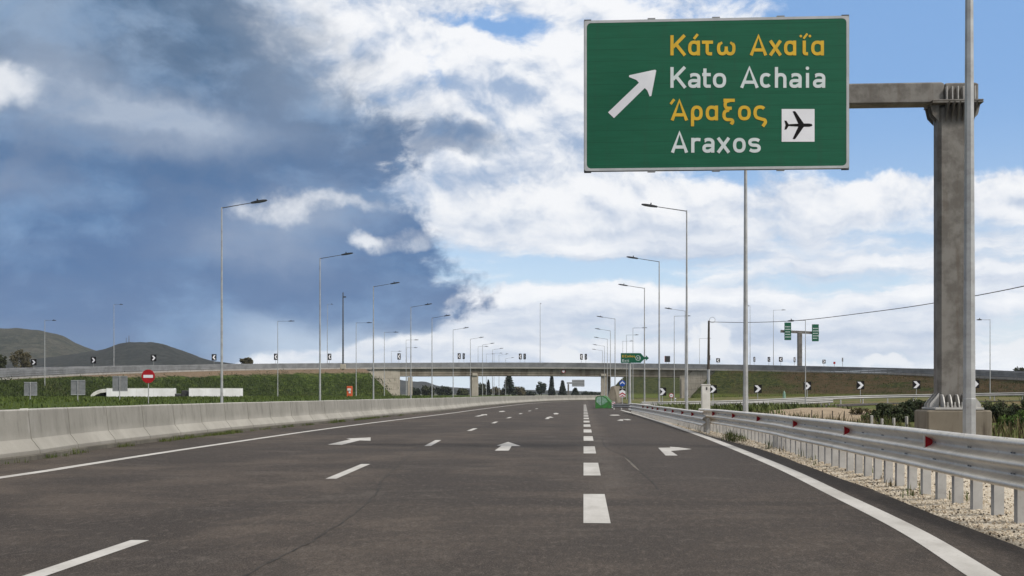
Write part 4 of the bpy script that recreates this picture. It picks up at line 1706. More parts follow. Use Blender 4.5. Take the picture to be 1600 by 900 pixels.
lines = [
    ('yellow', 200, 135, [('Κ', 75, 182), ('α', 193, 273), ('τ', 286, 360), ('ω', 386, 511), ('Α', 606, 723), ('χ', 734, 822), ('α', 835, 917), ('ι', 960, 996), ('α', 1017, 1103)]),
    ('letter_white', 417, 139, [('K', 75, 184), ('a', 193, 275), ('t', 288, 345), ('o', 359, 448), ('A', 542, 666), ('c', 674, 757), ('h', 774, 852), ('a', 871, 953), ('i', 982, 1003), ('a', 1029, 1111)]),
    ('yellow', 635, 137, [('Α', 77, 193), ('ρ', 212, 291), ('α', 311, 394), ('ξ', 424, 506), ('ο', 527, 613), ('ς', 631, 719)]),
    ('letter_white', 851, 139, [('A', 79, 193), ('r', 214, 276), ('a', 289, 369), ('x', 384, 476), ('o', 494, 579), ('s', 596, 680)]),
]
SW = 21.5
for key, base_y, cap, gl in lines:
    b = MB()
    lift_i = 0
    last_r = None
    for ch, L, Rr in gl:
        if last_r is not None and L - last_r > 60:
            if base_y == 200:
                stroke_mesh(b, [(232, 90), (258, 58)], 17, from_crop, 0.0062)
            b.build('lettering', M[key], sign, origin=base, fixn=False)
            b = MB()
        last_r = Rr
        for st in glyph(ch, L, Rr, base_y, SW, cap):
            stroke_mesh(b, st, SW, from_crop, 0.006 + 0.0008 * (lift_i % 4)); lift_i += 1
    if base_y == 200:
        stroke_mesh(b, [(966, 88), (992, 54)], 14, from_crop, 0.0062)
        for cx in (948, 1009):
            b.poly([from_crop(cx + 9 * math.cos(a), 71 + 9 * math.sin(a), 0.007) for a in [k_ * math.pi / 5 for k_ in range(10)]])
    if base_y == 417:
        b.poly([from_crop(992 + 12 * math.cos(a), 286 + 12 * math.sin(a), 0.007) for a in [k_ * math.pi / 5 for k_ in range(10)]])
    if base_y == 635:
        stroke_mesh(b, [(76, 526), (101, 494)], 17, from_crop, 0.0062)
    b.build('lettering', M[key], sign, origin=base, fixn=False)
# arrow
ap = [(210, 527), (353, 389), (308, 358), (352, 345), (435, 328), (415, 448), (405, 453), (383, 412), (238, 553)]
ap = [(210, 527), (355, 388), (343, 375), (308, 361), (309, 353), (430, 327), (436, 331), (413, 450), (405, 452), (394, 424), (382, 413), (238, 554)]
b = MB(); b.poly([sgn(880 + x / 3.0, y / 3.0, 0.006) for x, y in ap]); b.build('arrow', M['white'], sign, origin=base, tri=True)
b = MB(); b.poly([from_crop(x, y, 0.006) for x, y in ((820, 559), (1040, 559), (1040, 778), (820, 778))]); b.build('airport_symbol_panel', M['white'], sign, origin=base, fixn=False)
hp = [(1026, 667), (1021, 660), (1004, 656), (968, 656), (914, 578), (908, 573), (893, 575), (931, 657), (866, 661), (852, 638), (838, 636), (846, 667)]
full = hp + [(x, 1334 - y) for x, y in hp[-2:0:-1]]
b = MB(); b.poly([from_crop(x, y, 0.009) for x, y in full]); b.build('airport_symbol', M['black'], sign, origin=base, tri=True)

# cantilever beam, pillar, connection, plinth
YP = YS + 0.62


def PX(px, py, y=YP):
    return A(px, py, y)


bz0, bz1 = PX(1400, 165.5).z, PX(1400, 133).z
bx0, bx1 = PX(960, 150).x, PX(1471, 150).x
b = MB()
b.bbox(((bx0 + bx1) / 2, YP, (bz0 + bz1) / 2), (bx1 - bx0, 0.42, bz1 - bz0), 0.03)
b.build('cantilever_beam', M['rusty'], sign, origin=base)
for px in (985, 1119, 1253):
    q = PX(px, 150, YS + 0.25)
    b = MB(); b.box((q.x, YS + 0.245, (zt + zb_) / 2), (0.12, 0.10, H - 0.2)); b.build('mounting_rail', M['sign_back'], sign, origin=base)
    b = MB(); b.box((q.x, YS + 0.185, (zt + zb_) / 2 - 0.4), (0.08, 0.015, 0.3)); b.build('mounting_clamp', M['sign_back'], sign, origin=base)
    b = MB(); b.box((q.x, YS + 0.35, (bz0 + bz1) / 2), (0.2, 0.11, 0.3)); b.build('mounting_bracket', M['sign_back'], sign, origin=base)
pw = 0.67
fz0 = PX(1488, 162).z
ptop = fz0 - 0.058
pbot = PX(1488, 634).z
b = MB()
b.bbox((pil_c.x, YP, (ptop + pbot) / 2), (pw + 0.03, 0.40, ptop - pbot), 0.07)
b.build('pillar', M['rusty'], sign, origin=base)
# head: end plates, stiffener fins and the flange pair
fz = PX(1488, 162).z
b = MB(); b.bbox((pil_c.x + 0.02, YP, fz), (1.05, 0.66, 0.035), 0.008); b.bbox((pil_c.x + 0.02, YP, fz - 0.039), (1.05, 0.66, 0.035), 0.008)
b.build('head_flange', M['rusty'], sign, origin=base)
b = MB(); b.bbox((pil_c.x + 0.14, YP, (fz + bz1) / 2 + 0.004), (0.70, 0.36, bz1 - fz - 0.03), 0.03)
b.build('beam_end', M['rusty'], sign, origin=base)
for i in range(6):
    x = pil_c.x - 0.20 + i * 0.115
    b = MB(); b.box((x, YP - 0.245, (fz + bz1) / 2 - 0.045), (0.018, 0.13, bz1 - fz - 0.14)); b.build('stiffener', M['post_steel'], sign, origin=base)
    b = MB()
    b.prism([(x - 0.009, YP - 0.201, fz - 0.06), (x - 0.009, YP - 0.50, fz - 0.06), (x - 0.009, YP - 0.201, fz - 0.42)], (0.018, 0, 0))
    b.build('stiffener', M['rusty'], sign, origin=base, tri=True)
for s_ in (-1, 1):
    x = pil_c.x + s_ * pw / 2
    b = MB()
    for yy in (-0.2, 0.0, 0.2):
        b.prism([(x, YP + yy - 0.012, fz - 0.06), (x + s_ * 0.18, YP + yy - 0.012, fz - 0.06), (x + s_ * 0.13, YP + yy - 0.012, fz - 0.28), (x, YP + yy - 0.012, fz - 0.42)], (0, 0.024, 0))
    b.build('gusset', M['rusty'], sign, origin=base, tri=True)
# foot: base plate, gussets and bolts on a concrete plinth
pz = PX(1488, 640.5).z
b = MB(); b.bbox((pil_c.x, YP, pz + 0.03), (1.0, 0.98, 0.05), 0.01); b.build('base_plate', M['post_steel'], sign, origin=base)
for i in range(5):
    x = pil_c.x - 0.30 + i * 0.15
    b = MB()
    b.prism([(x - 0.012, YP - 0.201, pz + 0.06), (x - 0.012, YP - 0.485, pz + 0.06), (x - 0.012, YP - 0.47, pz + 0.14), (x - 0.012, YP - 0.40, pz + 0.27), (x - 0.012, YP - 0.34, pz + 0.325), (x - 0.012, YP - 0.201, pz + 0.33)], (0.024, 0, 0))
    b.build('gusset', M['post_steel'], sign, origin=base, tri=True)
for i in range(4):
    x = pil_c.x - 0.225 + i * 0.15
    b = MB(); b.tube([(x, YP - 0.42, pz + 0.05), (x, YP - 0.42, pz + 0.17)], 0.022, 8); b.tube([(x, YP - 0.42, pz + 0.06), (x, YP - 0.42, pz + 0.095)], 0.042, 6)
    b.build('anchor_bolt', M['post_steel'], sign, origin=base)
for s_ in (-1, 1):
    x = pil_c.x + s_ * (pw / 2 + 0.001)
    for yy in (-0.2, 0.0, 0.2):
        b = MB()
        b.prism([(x, YP + yy - 0.012, pz + 0.06), (x + s_ * 0.2, YP + yy - 0.012, pz + 0.06), (x + s_ * 0.18, YP + yy - 0.012, pz + 0.14), (x, YP + yy - 0.012, pz + 0.36)], (0, 0.024, 0))
        b.build('gusset', M['post_steel'], sign, origin=base, tri=True)
b = MB(); b.bbox((pil_c.x, YP + 0.0, pz / 2 - 0.15), (1.32, 1.0, pz + 0.3), 0.03); b.build('plinth', M['plinth'], sign, origin=base)

# ------------------------------------------------------------------ street lights
_lamp_cache = {}


def lamp_meshes(Hh, arm, rise, thick):
    key = (round(Hh, 2), round(arm, 2), round(rise, 2), round(thick, 3))
    if key in _lamp_cache:
        return _lamp_cache[key]
    r0, r1 = thick, thick * 0.45
    b1 = MB(); b1.tube([(0, 0, -0.3), (0, 0, 0.02), (0, 0, 1.2), (0, 0, 1.22), (0, 0, Hh - 0.05), (0, 0, Hh + 0.05)], [r0, r0, r0 * .98, r0 * .93, r1, r1 * 0.9], 8)
    o1 = b1.build('pole', M['steel'], smooth_=False)
    b2 = MB()
    b2.tube([(0, 0, Hh), (arm * 0.72, 0, Hh + rise * 0.72)], [r1 * 0.72, r1 * 0.55], 8)
    o2 = b2.build('arm', M['lamp_arm'])
    b3 = MB()
    a0 = Vector((arm * 0.66, 0, Hh + rise * 0.66)); d = Vector((arm, 0, rise)).normalized()
    L_ = arm * 0.36
    rt = Matrix.Rotation(-math.atan2(rise, arm), 3, 'Y')
    # tapered flat housing
    prof_ = [(0.0, .045, .045), (.12, .06, .055), (.2, .06, .06), (.45, .14, .06), (.8, .15, .05), (1.0, .10, .025)]
    vs_, fs_ = [], []
    for t, hw, hh in prof_:
        c = a0 + d * (L_ * t)
        for sy, sz in ((-1, -1), (1, -1), (1, 1), (-1, 1)):
            vs_.append(c + rt @ Vector((0, sy * hw, sz * hh)))
    for i in range(len(prof_) - 1):
        for j in range(4):
            jj = (j + 1) % 4
            fs_.append((i * 4 + j, i * 4 + jj, i * 4 + 4 + jj, i * 4 + 4 + j))
    fs_ += [(3, 2, 1, 0), tuple(range((len(prof_) - 1) * 4, len(prof_) * 4))]
    b3.add(vs_, fs_)
    c = a0 + d * (L_ * 0.42); b3.box(c + rt @ Vector((0, 0, .12)), (0.07, 0.07, 0.1), rot=rt)
    o3 = b3.build('lamp_head', M['lamp'])
    res = []
    for o_ in (o1, o2, o3):
        res.append(o_.data)
        bpy.data.objects.remove(o_)
    _lamp_cache[key] = res
    return res


def lamp(label, px, ytop, group, dn=None, Hh=12.0, arm=2.6, rise=0.42, rot=0.0, zb=0.0, thick=0.085, head=True, name='street_light'):
    """Pole whose top shows at (px, ytop); dn from the height when not given."""
    if dn is None:
        dn = (Hh + zb - CAMH) / (HORIZON - ytop)
    q = P(px, ytop, dn)
    Hh = q.z - zb
    ms = lamp_meshes(round(Hh, 1), arm, rise, thick)
    t = thing(name, label, 'street light', (q.x, q.y, zb), group, rot)
    link_part('pole', ms[0], t)
    link_part('arm', ms[1], t)
    link_part('lamp_head', ms[2], t)
    return t


ORD = ['tallest', 'second tallest', 'third tallest', 'fourth tallest', 'fifth tallest', 'sixth tallest', 'seventh tallest', 'eighth tallest', 'ninth tallest', 'tenth tallest', 'shortest']
rowL = [(346.5, 325), (500, 404), (583.5, 448), (642, 480), (675, 497), (708, 515.5), (735, 530), (754, 539), (769.6, 546.7), (779.7, 555), (790, 560.5)]
for i, (px, y) in enumerate(rowL):
    lamp(f'{ORD[i]} rising-arm street light in the row behind the concrete barrier', px, y, 'street lights behind the concrete barrier')
# exit side row, arms over the road
PI = math.pi
GR = 'street lights behind the steel guard rail'
lamp('thick bare lamp post in front of the pillar of the big green sign', 1514.5, -315, GR, rot=PI, thick=0.118)
lamp('lamp post whose top is hidden behind the big green sign', 1165, 160, GR, rot=PI, thick=0.10)
rowR = [(1073, 330), (1030, 409), (1007, 450.5), (961, 498.5), (953.8, 517), (949, 530), (944.5, 541), (941.5, 548)]
ordR = ['tallest', 'second tallest', 'third tallest', 'fourth tallest', 'fifth tallest', 'sixth tallest', 'seventh tallest', 'shortest']
for (px, y), o_ in zip(rowR, ordR):
    lamp(f'{o_} exit-side street light whose whole arm shows, reaching over the road', px, y, GR, rot=PI)

# lamps of the other carriageway, level arms
GL = 'street lights of the other carriageway'
for px, y, dn, lab in ((434, 502, .10, 'tallest street light with a level arm, standing on the grass between hills and orange box'),
                       (556.5, 505, .105, 'street light with a level arm just beyond the orange box'),
                       (600.5, 519.5, .118, 'street light with a level arm in front of the hill-side abutment'),
                       (634.5, 531, .135, 'taller of two level-armed street lights in one line at the bridge abutment'),
                       (635.5, 543.5, .155, 'shorter of two level-armed street lights in one line at the bridge abutment'),
                       (611.5, 549, .165, 'small far street light with a level arm above the hill-side abutment')):
    lamp(lab, px, y, GL, dn=dn, zb=0.3, rise=0.03, thick=0.08)
lamp('small street light with a short arm standing on the grass slope below the hills', 70, 501, GL, dn=.098, zb=0.6, rise=0.05, arm=1.6, rot=R(20), thick=0.08)
# far cluster
FAR = 'tiny far street lights beyond the bridge'
for px, y, dn, ro, lab in ((747, 541.5, .165, PI, 'tiny far street light with arm out over the hill side, above the first bridge pier'),
                           (772, 552, .2, PI, 'tiny far street light with arm over the hill side, second from the first bridge pier'),
                           (760, 553, .21, 0, 'tiny far street light crowded between taller lamps beyond the bridge'),
                           (989, 512.5, .12, 0, 'far street light with arm pointing away from the road above the exit sign'),
                           (979, 523.5, .14, 0, 'far thin street light between two others above the exit sign'),
                           (973, 533, .16, 0, 'shortest far street light rising above the exit sign'),
                           (1053.5, 494.5, .105, 0, 'street light with a level arm pointing at the tallest lamp of the exit side'),
                           (1093, 529, .15, PI, 'faint far street light beside the dark cable pole')):
    lamp(lab, px, y, FAR, dn=dn, zb=0.0, rise=0.05, thick=0.08)
lamp('street light half hidden behind the tallest lamp of the exit side, only its arm showing', 1070.5, 486.5, FAR, dn=.083, rot=PI, thick=0.07)
# lamps standing on the overpass
OPG = 'street lights standing along the overpass'


def op_lamp(px, ytop, lab, rot, arm=1.8, off=-W_OP + 0.6, rise=0.1):
    q, nn = op_at(px)
    c = q + nn * off
    dn = (c - CAM).dot(FWD) / F
    zb = q.z - RZ
    lamp(lab, px, ytop, OPG, dn=dn, zb=zb, arm=arm, rise=rise, rot=rot, thick=0.085)


op_lamp(178, 476, 'street light on the overpass in front of the darker hill', R(55))
op_lamp(511.5, 475, 'street light on the overpass between two tall lamps of the barrier row', R(60))
op_lamp(844, 474, 'lone street light over the middle of the bridge, arm seen end on', R(88))
op_lamp(1172, 478, 'street light on the overpass close behind the lamp post under the green sign', R(95))
op_lamp(1208.5, 485, 'street light on the overpass beside the twin panel sign, arm level', R(-10), arm=2.6, rise=0.02)
lamp('slim street light on the ramp verge in front of the twin panel sign', 1258.5, 500, 'street lights of the exit ramp', dn=.052, zb=0.25, rot=PI, arm=1.4, rise=-0.04, thick=0.05)
lamp('slim street light beyond the bushes at the far end of the exit ramp', 1547, 499.5, 'street lights of the exit ramp', dn=.066, zb=0.5, rot=PI, arm=1.3, rise=0.03, thick=0.06)

# ------------------------------------------------------------------ small poles, cable, cabinet
q = P(1107, 501, .050)
t = thing('utility_pole', 'dark wooden pole with a coil on top carrying the long cable', 'pole', (q.x, q.y, 0))
b = MB(); b.tube([(0, 0, -0.3), (0, 0, 3.2)], [0.12, 0.11], 8); b.build('pole_base', M['steel'], t)
b = MB(); b.tube([(0, 0, 3.2), (0.03, 0, q.z)], [0.11, 0.075], 8); b.build('pole', M['wood'], t)
b = MB()
b.tube([(0.3 + 0.22 * math.cos(a), 0, q.z + 0.05 + 0.22 * math.sin(a)) for a in [k_ * PI / 8 for k_ in range(17)]], 0.012, 5)
b.build('wire_coil', M['wire'], t)
pole_top = q
b = MB()
pts = [pole_top + Vector((0.1, 0, -0.1)), P(1170, 503.8, .0475), P(1250, 500.5, .044), P(1350, 489, .040), P(1450, 475, .036), P(1600, 447, .030), P(1800, 396, .024), P(2500, 120, .016)]
b.tube(catmull([tuple(v_) for v_ in pts], 8), 0.022, 5)
tag(b.build('overhead_cable', M['wire'], origin=pole_top), 'thin dark overhead cable sagging from the wooden pole across the sky behind the sign', 'cable')

q = P(536, 457, .128)
zb = op_at(536)[0].z - RZ
t = thing('mast', 'dark slim mast with a small camera at its tip beside the bridge end', 'mast', (q.x, q.y, zb))
b = MB(); b.tube([(0, 0, -1.0), (0, 0, q.z - zb)], [0.19, 0.11], 8); b.build('pole', M['lamp_arm'], t)
b = MB(); b.box((0.35, 0, q.z - zb - 0.9), (0.5, 0.25, 0.22)); b.box((0.15, 0, q.z - zb - 1.0), (0.3, 0.08, 0.06)); b.build('camera_head', M['dark'], t)
b = MB(); b.bbox((0, 0, -0.4), (1.0, 1.0, 1.0), 0.05); b.build('base', M['concrete'], t)

q = P(1102.5, 601.5, .0305)
t = thing('roadside_cabinet', 'tall pale metal cabinet standing behind the step in the guard rail', 'cabinet', (q.x, q.y, 0))
wc = 13 * .0305
b = MB(); b.bbox((0, 0, q.z / 2 - 0.1), (wc, wc * 0.9, q.z + 0.2), 0.015); b.build('body', M['cabinet'], t)
b = MB(); b.bbox((0, 0, q.z + 0.012), (wc + 0.05, wc * 0.9 + 0.05, 0.05), 0.012); b.build('lid', M['cabinet'], t)
b = MB(); b.box((0.035, -wc * 0.45 - 0.008, q.z - 0.17), (0.06, 0.016, 0.13)); b.build('lock', M['dark'], t)
b = MB(); b.box((0, -wc * 0.45 - 0.003, q.z / 2), (wc - 0.06, 0.008, q.z - 0.5)); b.build('door', M['cabinet'], t)


# ------------------------------------------------------------------ signs
def sign_post(t, h, r=0.035, y=0.0):
    b_ = MB(); b_.tube([(0, y, -0.3), (0, y, h)], r, 8); b_.build('post', M['steel'], t)


def back_sign(label, px, ycen, sz_px, dn):
    q = P(px, ycen, dn)
    t = thing('sign_back', label, 'road sign', (q.x, q.y, 0), 'grey sign backs behind the barrier')
    s_ = sz_px * dn
    b_ = MB(); b_.bbox((0, 0, q.z), (s_, 0.03, s_), 0.008); b_.build('plate', M['sign_back'], t)
    for dz in (-s_ / 2 + 0.02, s_ / 2 - 0.02):
        b_ = MB(); b_.box((0, -0.035, q.z + dz), (s_ * 0.96, 0.03, 0.035)); b_.build('stiffener', M['alu'], t)
    b_ = MB(); b_.tube([(0, -0.055, -0.3), (0, -0.055, q.z + s_ / 2 - 0.02)], 0.034, 8); b_.build('post', M['steel'], t)
    for dz in (-s_ * 0.25, s_ * 0.25):
        b_ = MB(); b_.box((0, -0.05, q.z + dz), (0.13, 0.06, 0.05)); b_.build('clamp', M['sign_back'], t)


back_sign('grey square sign back, lowest of three, by the small lamp under the hills', 47.8, 607.5, 21, .044)
back_sign('middle one of three grey square sign backs behind the barrier', 122, 605.5, 23, .046)
back_sign('grey square sign back in front of the white trailer by the no-entry sign', 187.5, 599.5, 24, .048)


def disc(b_, c, r, y, n_=28):
    b_.poly([(c[0] + r * math.cos(2 * PI * i / n_), y, c[1] + r * math.sin(2 * PI * i / n_)) for i in range(n_)])


def disc_plate(t, c, r, mat, name='plate', y0=0.0, th=0.02):
    b_ = MB()
    n_ = 28
    b_.prism([(c[0] + r * math.cos(2 * PI * i / n_), y0, c[1] + r * math.sin(2 * PI * i / n_)) for i in range(n_)], (0, th, 0))
    return b_.build(name, mat, t)


q = P(231.5, 588, .046)
t = thing('no_entry_sign', 'round red no-entry sign with a white bar on a grey post behind the barrier', 'road sign', (q.x, q.y, 0))
rr = 10.7 * .046
disc_plate(t, (0, q.z), rr, M['red'])
b = MB(); b.box((0, -0.003, q.z), (rr * 1.42, 0.005, rr * 0.42)); b.build('white_bar', M['white'], t)
sign_post(t, q.z, 0.035, 0.06)


# chevron boards
def chevron(label, px, yc, w_px, h_px, dn, group, direction=1, rot=0.0, zb=0.0, k_in=1.0, name='chevron_sign'):
    q = P(px, yc, dn)
    t = thing(name, label, 'chevron sign', (q.x, q.y, zb), group, rot)
    w, h = w_px * dn, h_px * dn
    z = q.z - zb
    b_ = MB(); b_.bbox((0, 0, z), (w, 0.03, h), 0.006); b_.build('board', M['black'], t)
    s_ = direction
    b_ = MB()
    hw, hh = w / 2, h / 2
    pts = [(-.80 * hw, .84 * hh), (-.02 * hw, .84 * hh), (.82 * hw, 0), (-.02 * hw, -.84 * hh), (-.80 * hw, -.84 * hh), (.04 * hw, 0)]
    b_.poly([(s_ * x * k_in, -0.019, z + y * k_in) for x, y in pts]); b_.build('arrow', M['white'], t, tri=True, fixn=False)
    b_ = MB(); b_.tube([(0, 0.05, -0.2), (0, 0.05, z + h * 0.3)], 0.035, 6); b_.build('post', M['steel'], t)


CR = 'chevron boards along the exit ramp'
for (px, y, lab) in ((1035, 612, 'white-on-black chevron board on the ramp, beside the little round speed sign'),
                     (1114, 608, 'white-on-black chevron board partly covered by the pale cabinet'),
                     (1184, 607.5, 'white-on-black chevron board between the lamp post under the sign and the ramp lamp'),
                     (1261.5, 603, 'white-on-black chevron board half behind the slim ramp lamp'),
                     (1344.5, 602, 'white-on-black chevron board in the open stretch above the sand heap'),
                     (1432, 601, 'white-on-black chevron board just before the sign pillar'),
                     (1524, 600, 'white-on-black chevron board just past the sign pillar')):
    dnn = interp([(a, c) for a, _, c in RAMP_PX], px) + 0.002
    chevron(lab, px, y, 12.0, 12.8, dnn, CR, 1, zb=0.1)

CO = 'small chevron boards along the overpass'
opc = [(52.7, 566, 9, 10, 1, 0, 'small chevron board on the overpass in front of the dusty trees'),
       (146, 562.7, 8.5, 10.5, 1, 0, 'small chevron board on the overpass where the two hills meet'),
       (240, 559.3, 8.5, 10.5, 1, 10, 'small chevron board on the overpass against the crest side of the darker hill'),
       (334.5, 558.3, 6.5, 10, -1, 30, 'small chevron board on the overpass just before the tallest barrier lamp'),
       (431, 557.5, 4.5, 10, -1, 50, 'narrow chevron board on the overpass next to a level-armed lamp'),
       (515, 557.5, 4, 10, -1, 60, 'narrow chevron board on the overpass next to the dark mast'),
       (623.5, 557, 4, 10, -1, 60, 'narrow chevron board on the overpass above the hill-side abutment'),
       (717.5, 556.5, 4, 9, -1, 60, 'first of the paired chevron boards above the first pier, facing the hills'),
       (724.5, 556.5, 4, 9, 1, -60, 'second of the paired chevron boards above the first pier, facing the exit'),
       (813, 557, 4, 9, -1, 60, 'hill-facing one of the chevron pair near the middle of the bridge'),
       (819.8, 557, 4, 9, 1, -60, 'exit-facing one of the chevron pair near the middle of the bridge'),
       (908.5, 557.5, 4, 9, -1, 60, 'hill-facing one of the chevron pair on the bridge beside the exit sign'),
       (915.3, 557.5, 3.5, 9, 1, -60, 'exit-facing one of the chevron pair on the bridge beside the exit sign'),
       (1122, 563, 5.5, 6.5, -1, 20, 'squat chevron board on the overpass just past the cable pole'),
       (1107.5, 559, 4, 8, 1, 40, 'narrow chevron board on the overpass close behind the cable pole'),
       (1178.7, 561.5, 3, 7.5, -1, 55, 'narrow chevron board on the overpass just past the lamp post under the sign'),
       (1201.5, 561.5, 4, 7.5, -1, 45, 'narrow chevron board on the overpass just before the level-armed lamp'),
       (1220, 561.5, 5.5, 7.5, -1, 20, 'wider chevron board on the overpass under the twin panel sign'),
       (1241.5, 562, 3.5, 7.5, -1, 55, 'narrow chevron board on the overpass touching the pillar of the twin panel sign'),
       (1287.5, 565, 2.4, 6, 1, 30, 'tiny dark marker on the overpass past the twin panel sign')]
for px, y, w_, h_, di, ro, lab in opc:
    q, nn = op_at(px)
    off = 0.15 if px < 400 or px > 1100 else -1.2
    c = q + nn * off
    dn = (c - CAM).dot(FWD) / F
    w2 = max(w_ / max(math.cos(R(ro)), 0.35), 6.5) if ro else w_
    chevron(lab, px, y, w2, h_, dn, CO, di, R(ro), q.z - RZ, 0.8)

# dark square board and round sign on the overpass
q0, nn = op_at(1043)
c = q0 + nn * -0.8; dn = (c - CAM).dot(FWD) / F
q = P(1043, 561, dn)
t = thing('square_board', 'dark square board standing on the overpass beyond the exit sign', 'sign', (q.x, q.y, q0.z - RZ))
b = MB(); b.bbox((0, 0, q.z - q0.z + RZ), (8.2 * dn, 0.06, 9.6 * dn), 0.02); b.build('board', M['dark'], t)
b = MB(); b.box((-4.3 * dn, -0.002, q.z - q0.z + RZ), (0.06, 0.08, 9.6 * dn)); b.build('edge_strip', M['orange'], t)
b = MB()
for s_ in (-0.3, 0.3):
    b.tube([(s_, 0.08, -0.1), (s_, 0.08, q.z - q0.z + RZ)], 0.04, 6)
b.build('post', M['steel'], t)
q0, nn = op_at(1304); c = q0 + nn * 0.15; dn = (c - CAM).dot(FWD) / F
q = P(1303.7, 567, dn)
t = thing('marker_sign', 'small square red-toned marker on the overpass beyond the twin panel sign', 'sign', (q.x, q.y, q0.z - RZ))
b = MB(); b.bbox((0, 0, q.z - q0.z + RZ), (3.2 * dn, 0.04, 3.4 * dn), 0.01); b.build('plate', M['red'], t)
sign_post(t, q.z - q0.z + RZ, 0.05, 0.06)
q0, nn = op_at(1316.5); c = q0 + nn * 0.15; dn = (c - CAM).dot(FWD) / F
q = P(1316.5, 562, dn)
t = thing('marker_sign', 'thin upright blue-grey marker on the overpass, last one before the sign pillar', 'sign', (q.x, q.y, q0.z - RZ))
b = MB(); b.bbox((0, 0, q.z - q0.z + RZ), (2.2 * dn, 0.04, 6 * dn), 0.01); b.build('plate', M['sign_back'], t)
sign_post(t, q.z - q0.z + RZ, 0.05, 0.06)

# height limit roundel on the girder
q0, nn = op_at(880.5)
c = q0 + nn * 0.20
dn = (c - CAM).dot(FWD) / F
q = P(880.5, 580, dn)
t = thing('height_limit_sign', 'small round red-rimmed sign fixed to the bridge girder', 'road sign', (q.x, q.y, q.z))
disc_plate(t, (0, 0), 2.9 * dn, M['red'], 'rim')
disc_plate(t, (0, 0), 2.0 * dn, M['white'], 'plate', -0.012, 0.01)

# speed sign on the ramp
dn = .0535
q = P(1049, 618, dn)
t = thing('round_sign', 'small round white sign with red rim beside the ramp chevron board', 'road sign', (q.x, q.y, 0))
disc_plate(t, (0, q.z), 3.7 * dn, M['red'], 'rim')
disc_plate(t, (0, q.z), 2.8 * dn, M['white'], 'plate', -0.012, 0.01)
b = MB(); b.box((-0.8 * dn, -0.016, q.z), (0.9 * dn, 0.004, 2.0 * dn)); b.box((0.8 * dn, -0.016, q.z), (0.9 * dn, 0.004, 2.0 * dn)); b.build('figures', M['dark'], t)
sign_post(t, q.z, 0.04, 0.06)
q = P(1055.3, 622, .053)
t = thing('delineator_post', 'short slim white delineator post next to the small round sign', 'post', (q.x, q.y, 0))
b = MB(); b.bbox((0, 0, q.z / 2), (0.1, 0.05, q.z), 0.01); b.build('body', M['white_panel'], t)
b = MB(); b.box((0, -0.028, q.z - 0.15), (0.104, 0.006, 0.1)); b.build('band', M['dark'], t)

# exit sign
dn = .062
base_q = P(984, 615, dn)
t = thing('exit_sign', 'green arrow-shaped exit sign with yellow and white words and a ringed number on one post', 'road sign', (base_q.x, base_q.y, 0))
YE = base_q.y


def ex(px, py, lift=0.0):
    q_ = A(px, py, YE)
    return Vector((q_.x, YE - lift, q_.z))


out = [(970, 551.5), (1001.5, 551.5), (1005, 555), (1009.5, 559), (1009.5, 556), (1014, 559.5), (1009.5, 563), (1009.5, 560.5), (1006, 563.5), (1002, 567), (970, 567)]
out = [(970, 551.7), (1001, 551.7), (1006.5, 557.8), (1009, 557.8), (1009, 554.8), (1014, 559.6), (1009, 563.8), (1009, 561), (1006.3, 561.4), (1001, 567), (970, 567)]
b = MB(); b.prism([ex(x, y) for x, y in out], (0, 0.05, 0)); b.build('panel', M['green'], t, origin=base_q - UP * base_q.z, tri=True)
o_e = Vector((base_q.x, base_q.y, 0))
b = MB()
for i, (x0, x1) in enumerate(((972, 975), (976, 979), (980, 982.5), (983.4, 985.6), (986.5, 989.5), (990.3, 992.5))):
    ch = 'Έξοδος'[i]
    L_, R_ = 0, (x1 - x0) * 40
    for st in glyph(ch, L_, R_, 0, 24, 139, 99):
        stroke_mesh(b, st, 24, lambda x, y, l, x0=x0: ex(x0 + x / 40.0, 558.2 + y / 40.0, l), 0.004 + 0.0008 * (i % 2))
b.build('lettering', M['yellow'], t, origin=o_e, fixn=False)
b = MB()
for i, (ch, x0, x1) in enumerate((('E', 972, 975), ('x', 975.8, 978.6), ('i', 979.2, 980.2), ('t', 980.8, 982.8))):
    for st in glyph(ch, 0, (x1 - x0) * 40, 0, 24, 139, 99):
        stroke_mesh(b, st, 24, lambda x, y, l, x0=x0: ex(x0 + x / 40.0, 565.0 + y / 40.0, l), 0.004 + 0.0008 * (i % 2))
b.build('lettering', M['letter_white'], t, origin=o_e, fixn=False)
b = MB()
stroke_mesh(b, ell(0, 0, 150, 150, 0, 360, 28, 2.0), 22, lambda x, y, l: ex(997 + x / 40.0, 559.5 + y / 40.0, l), 0.004)
for i, x0 in enumerate((994.4, 997.4)):
    for st in glyph('3', 0, 88, 0, 20, 130, 99):
        stroke_mesh(b, st, 20, lambda x, y, l, x0=x0: ex(x0 + x / 40.0, 561.2 + y / 40.0, l), 0.005)
b.build('number_ring', M['letter_white'], t, origin=o_e, fixn=False)
zp = ex(984, 560).z
b = MB(); b.tube([(0, 0.13, -0.2), (0, 0.13, zp)], [0.15, 0.12], 8); b.build('post', M['steel'], t)
b = MB(); b.box((0, 0.085, zp), (1.6, 0.06, 0.08)); b.build('mounting_rail', M['steel'], t)

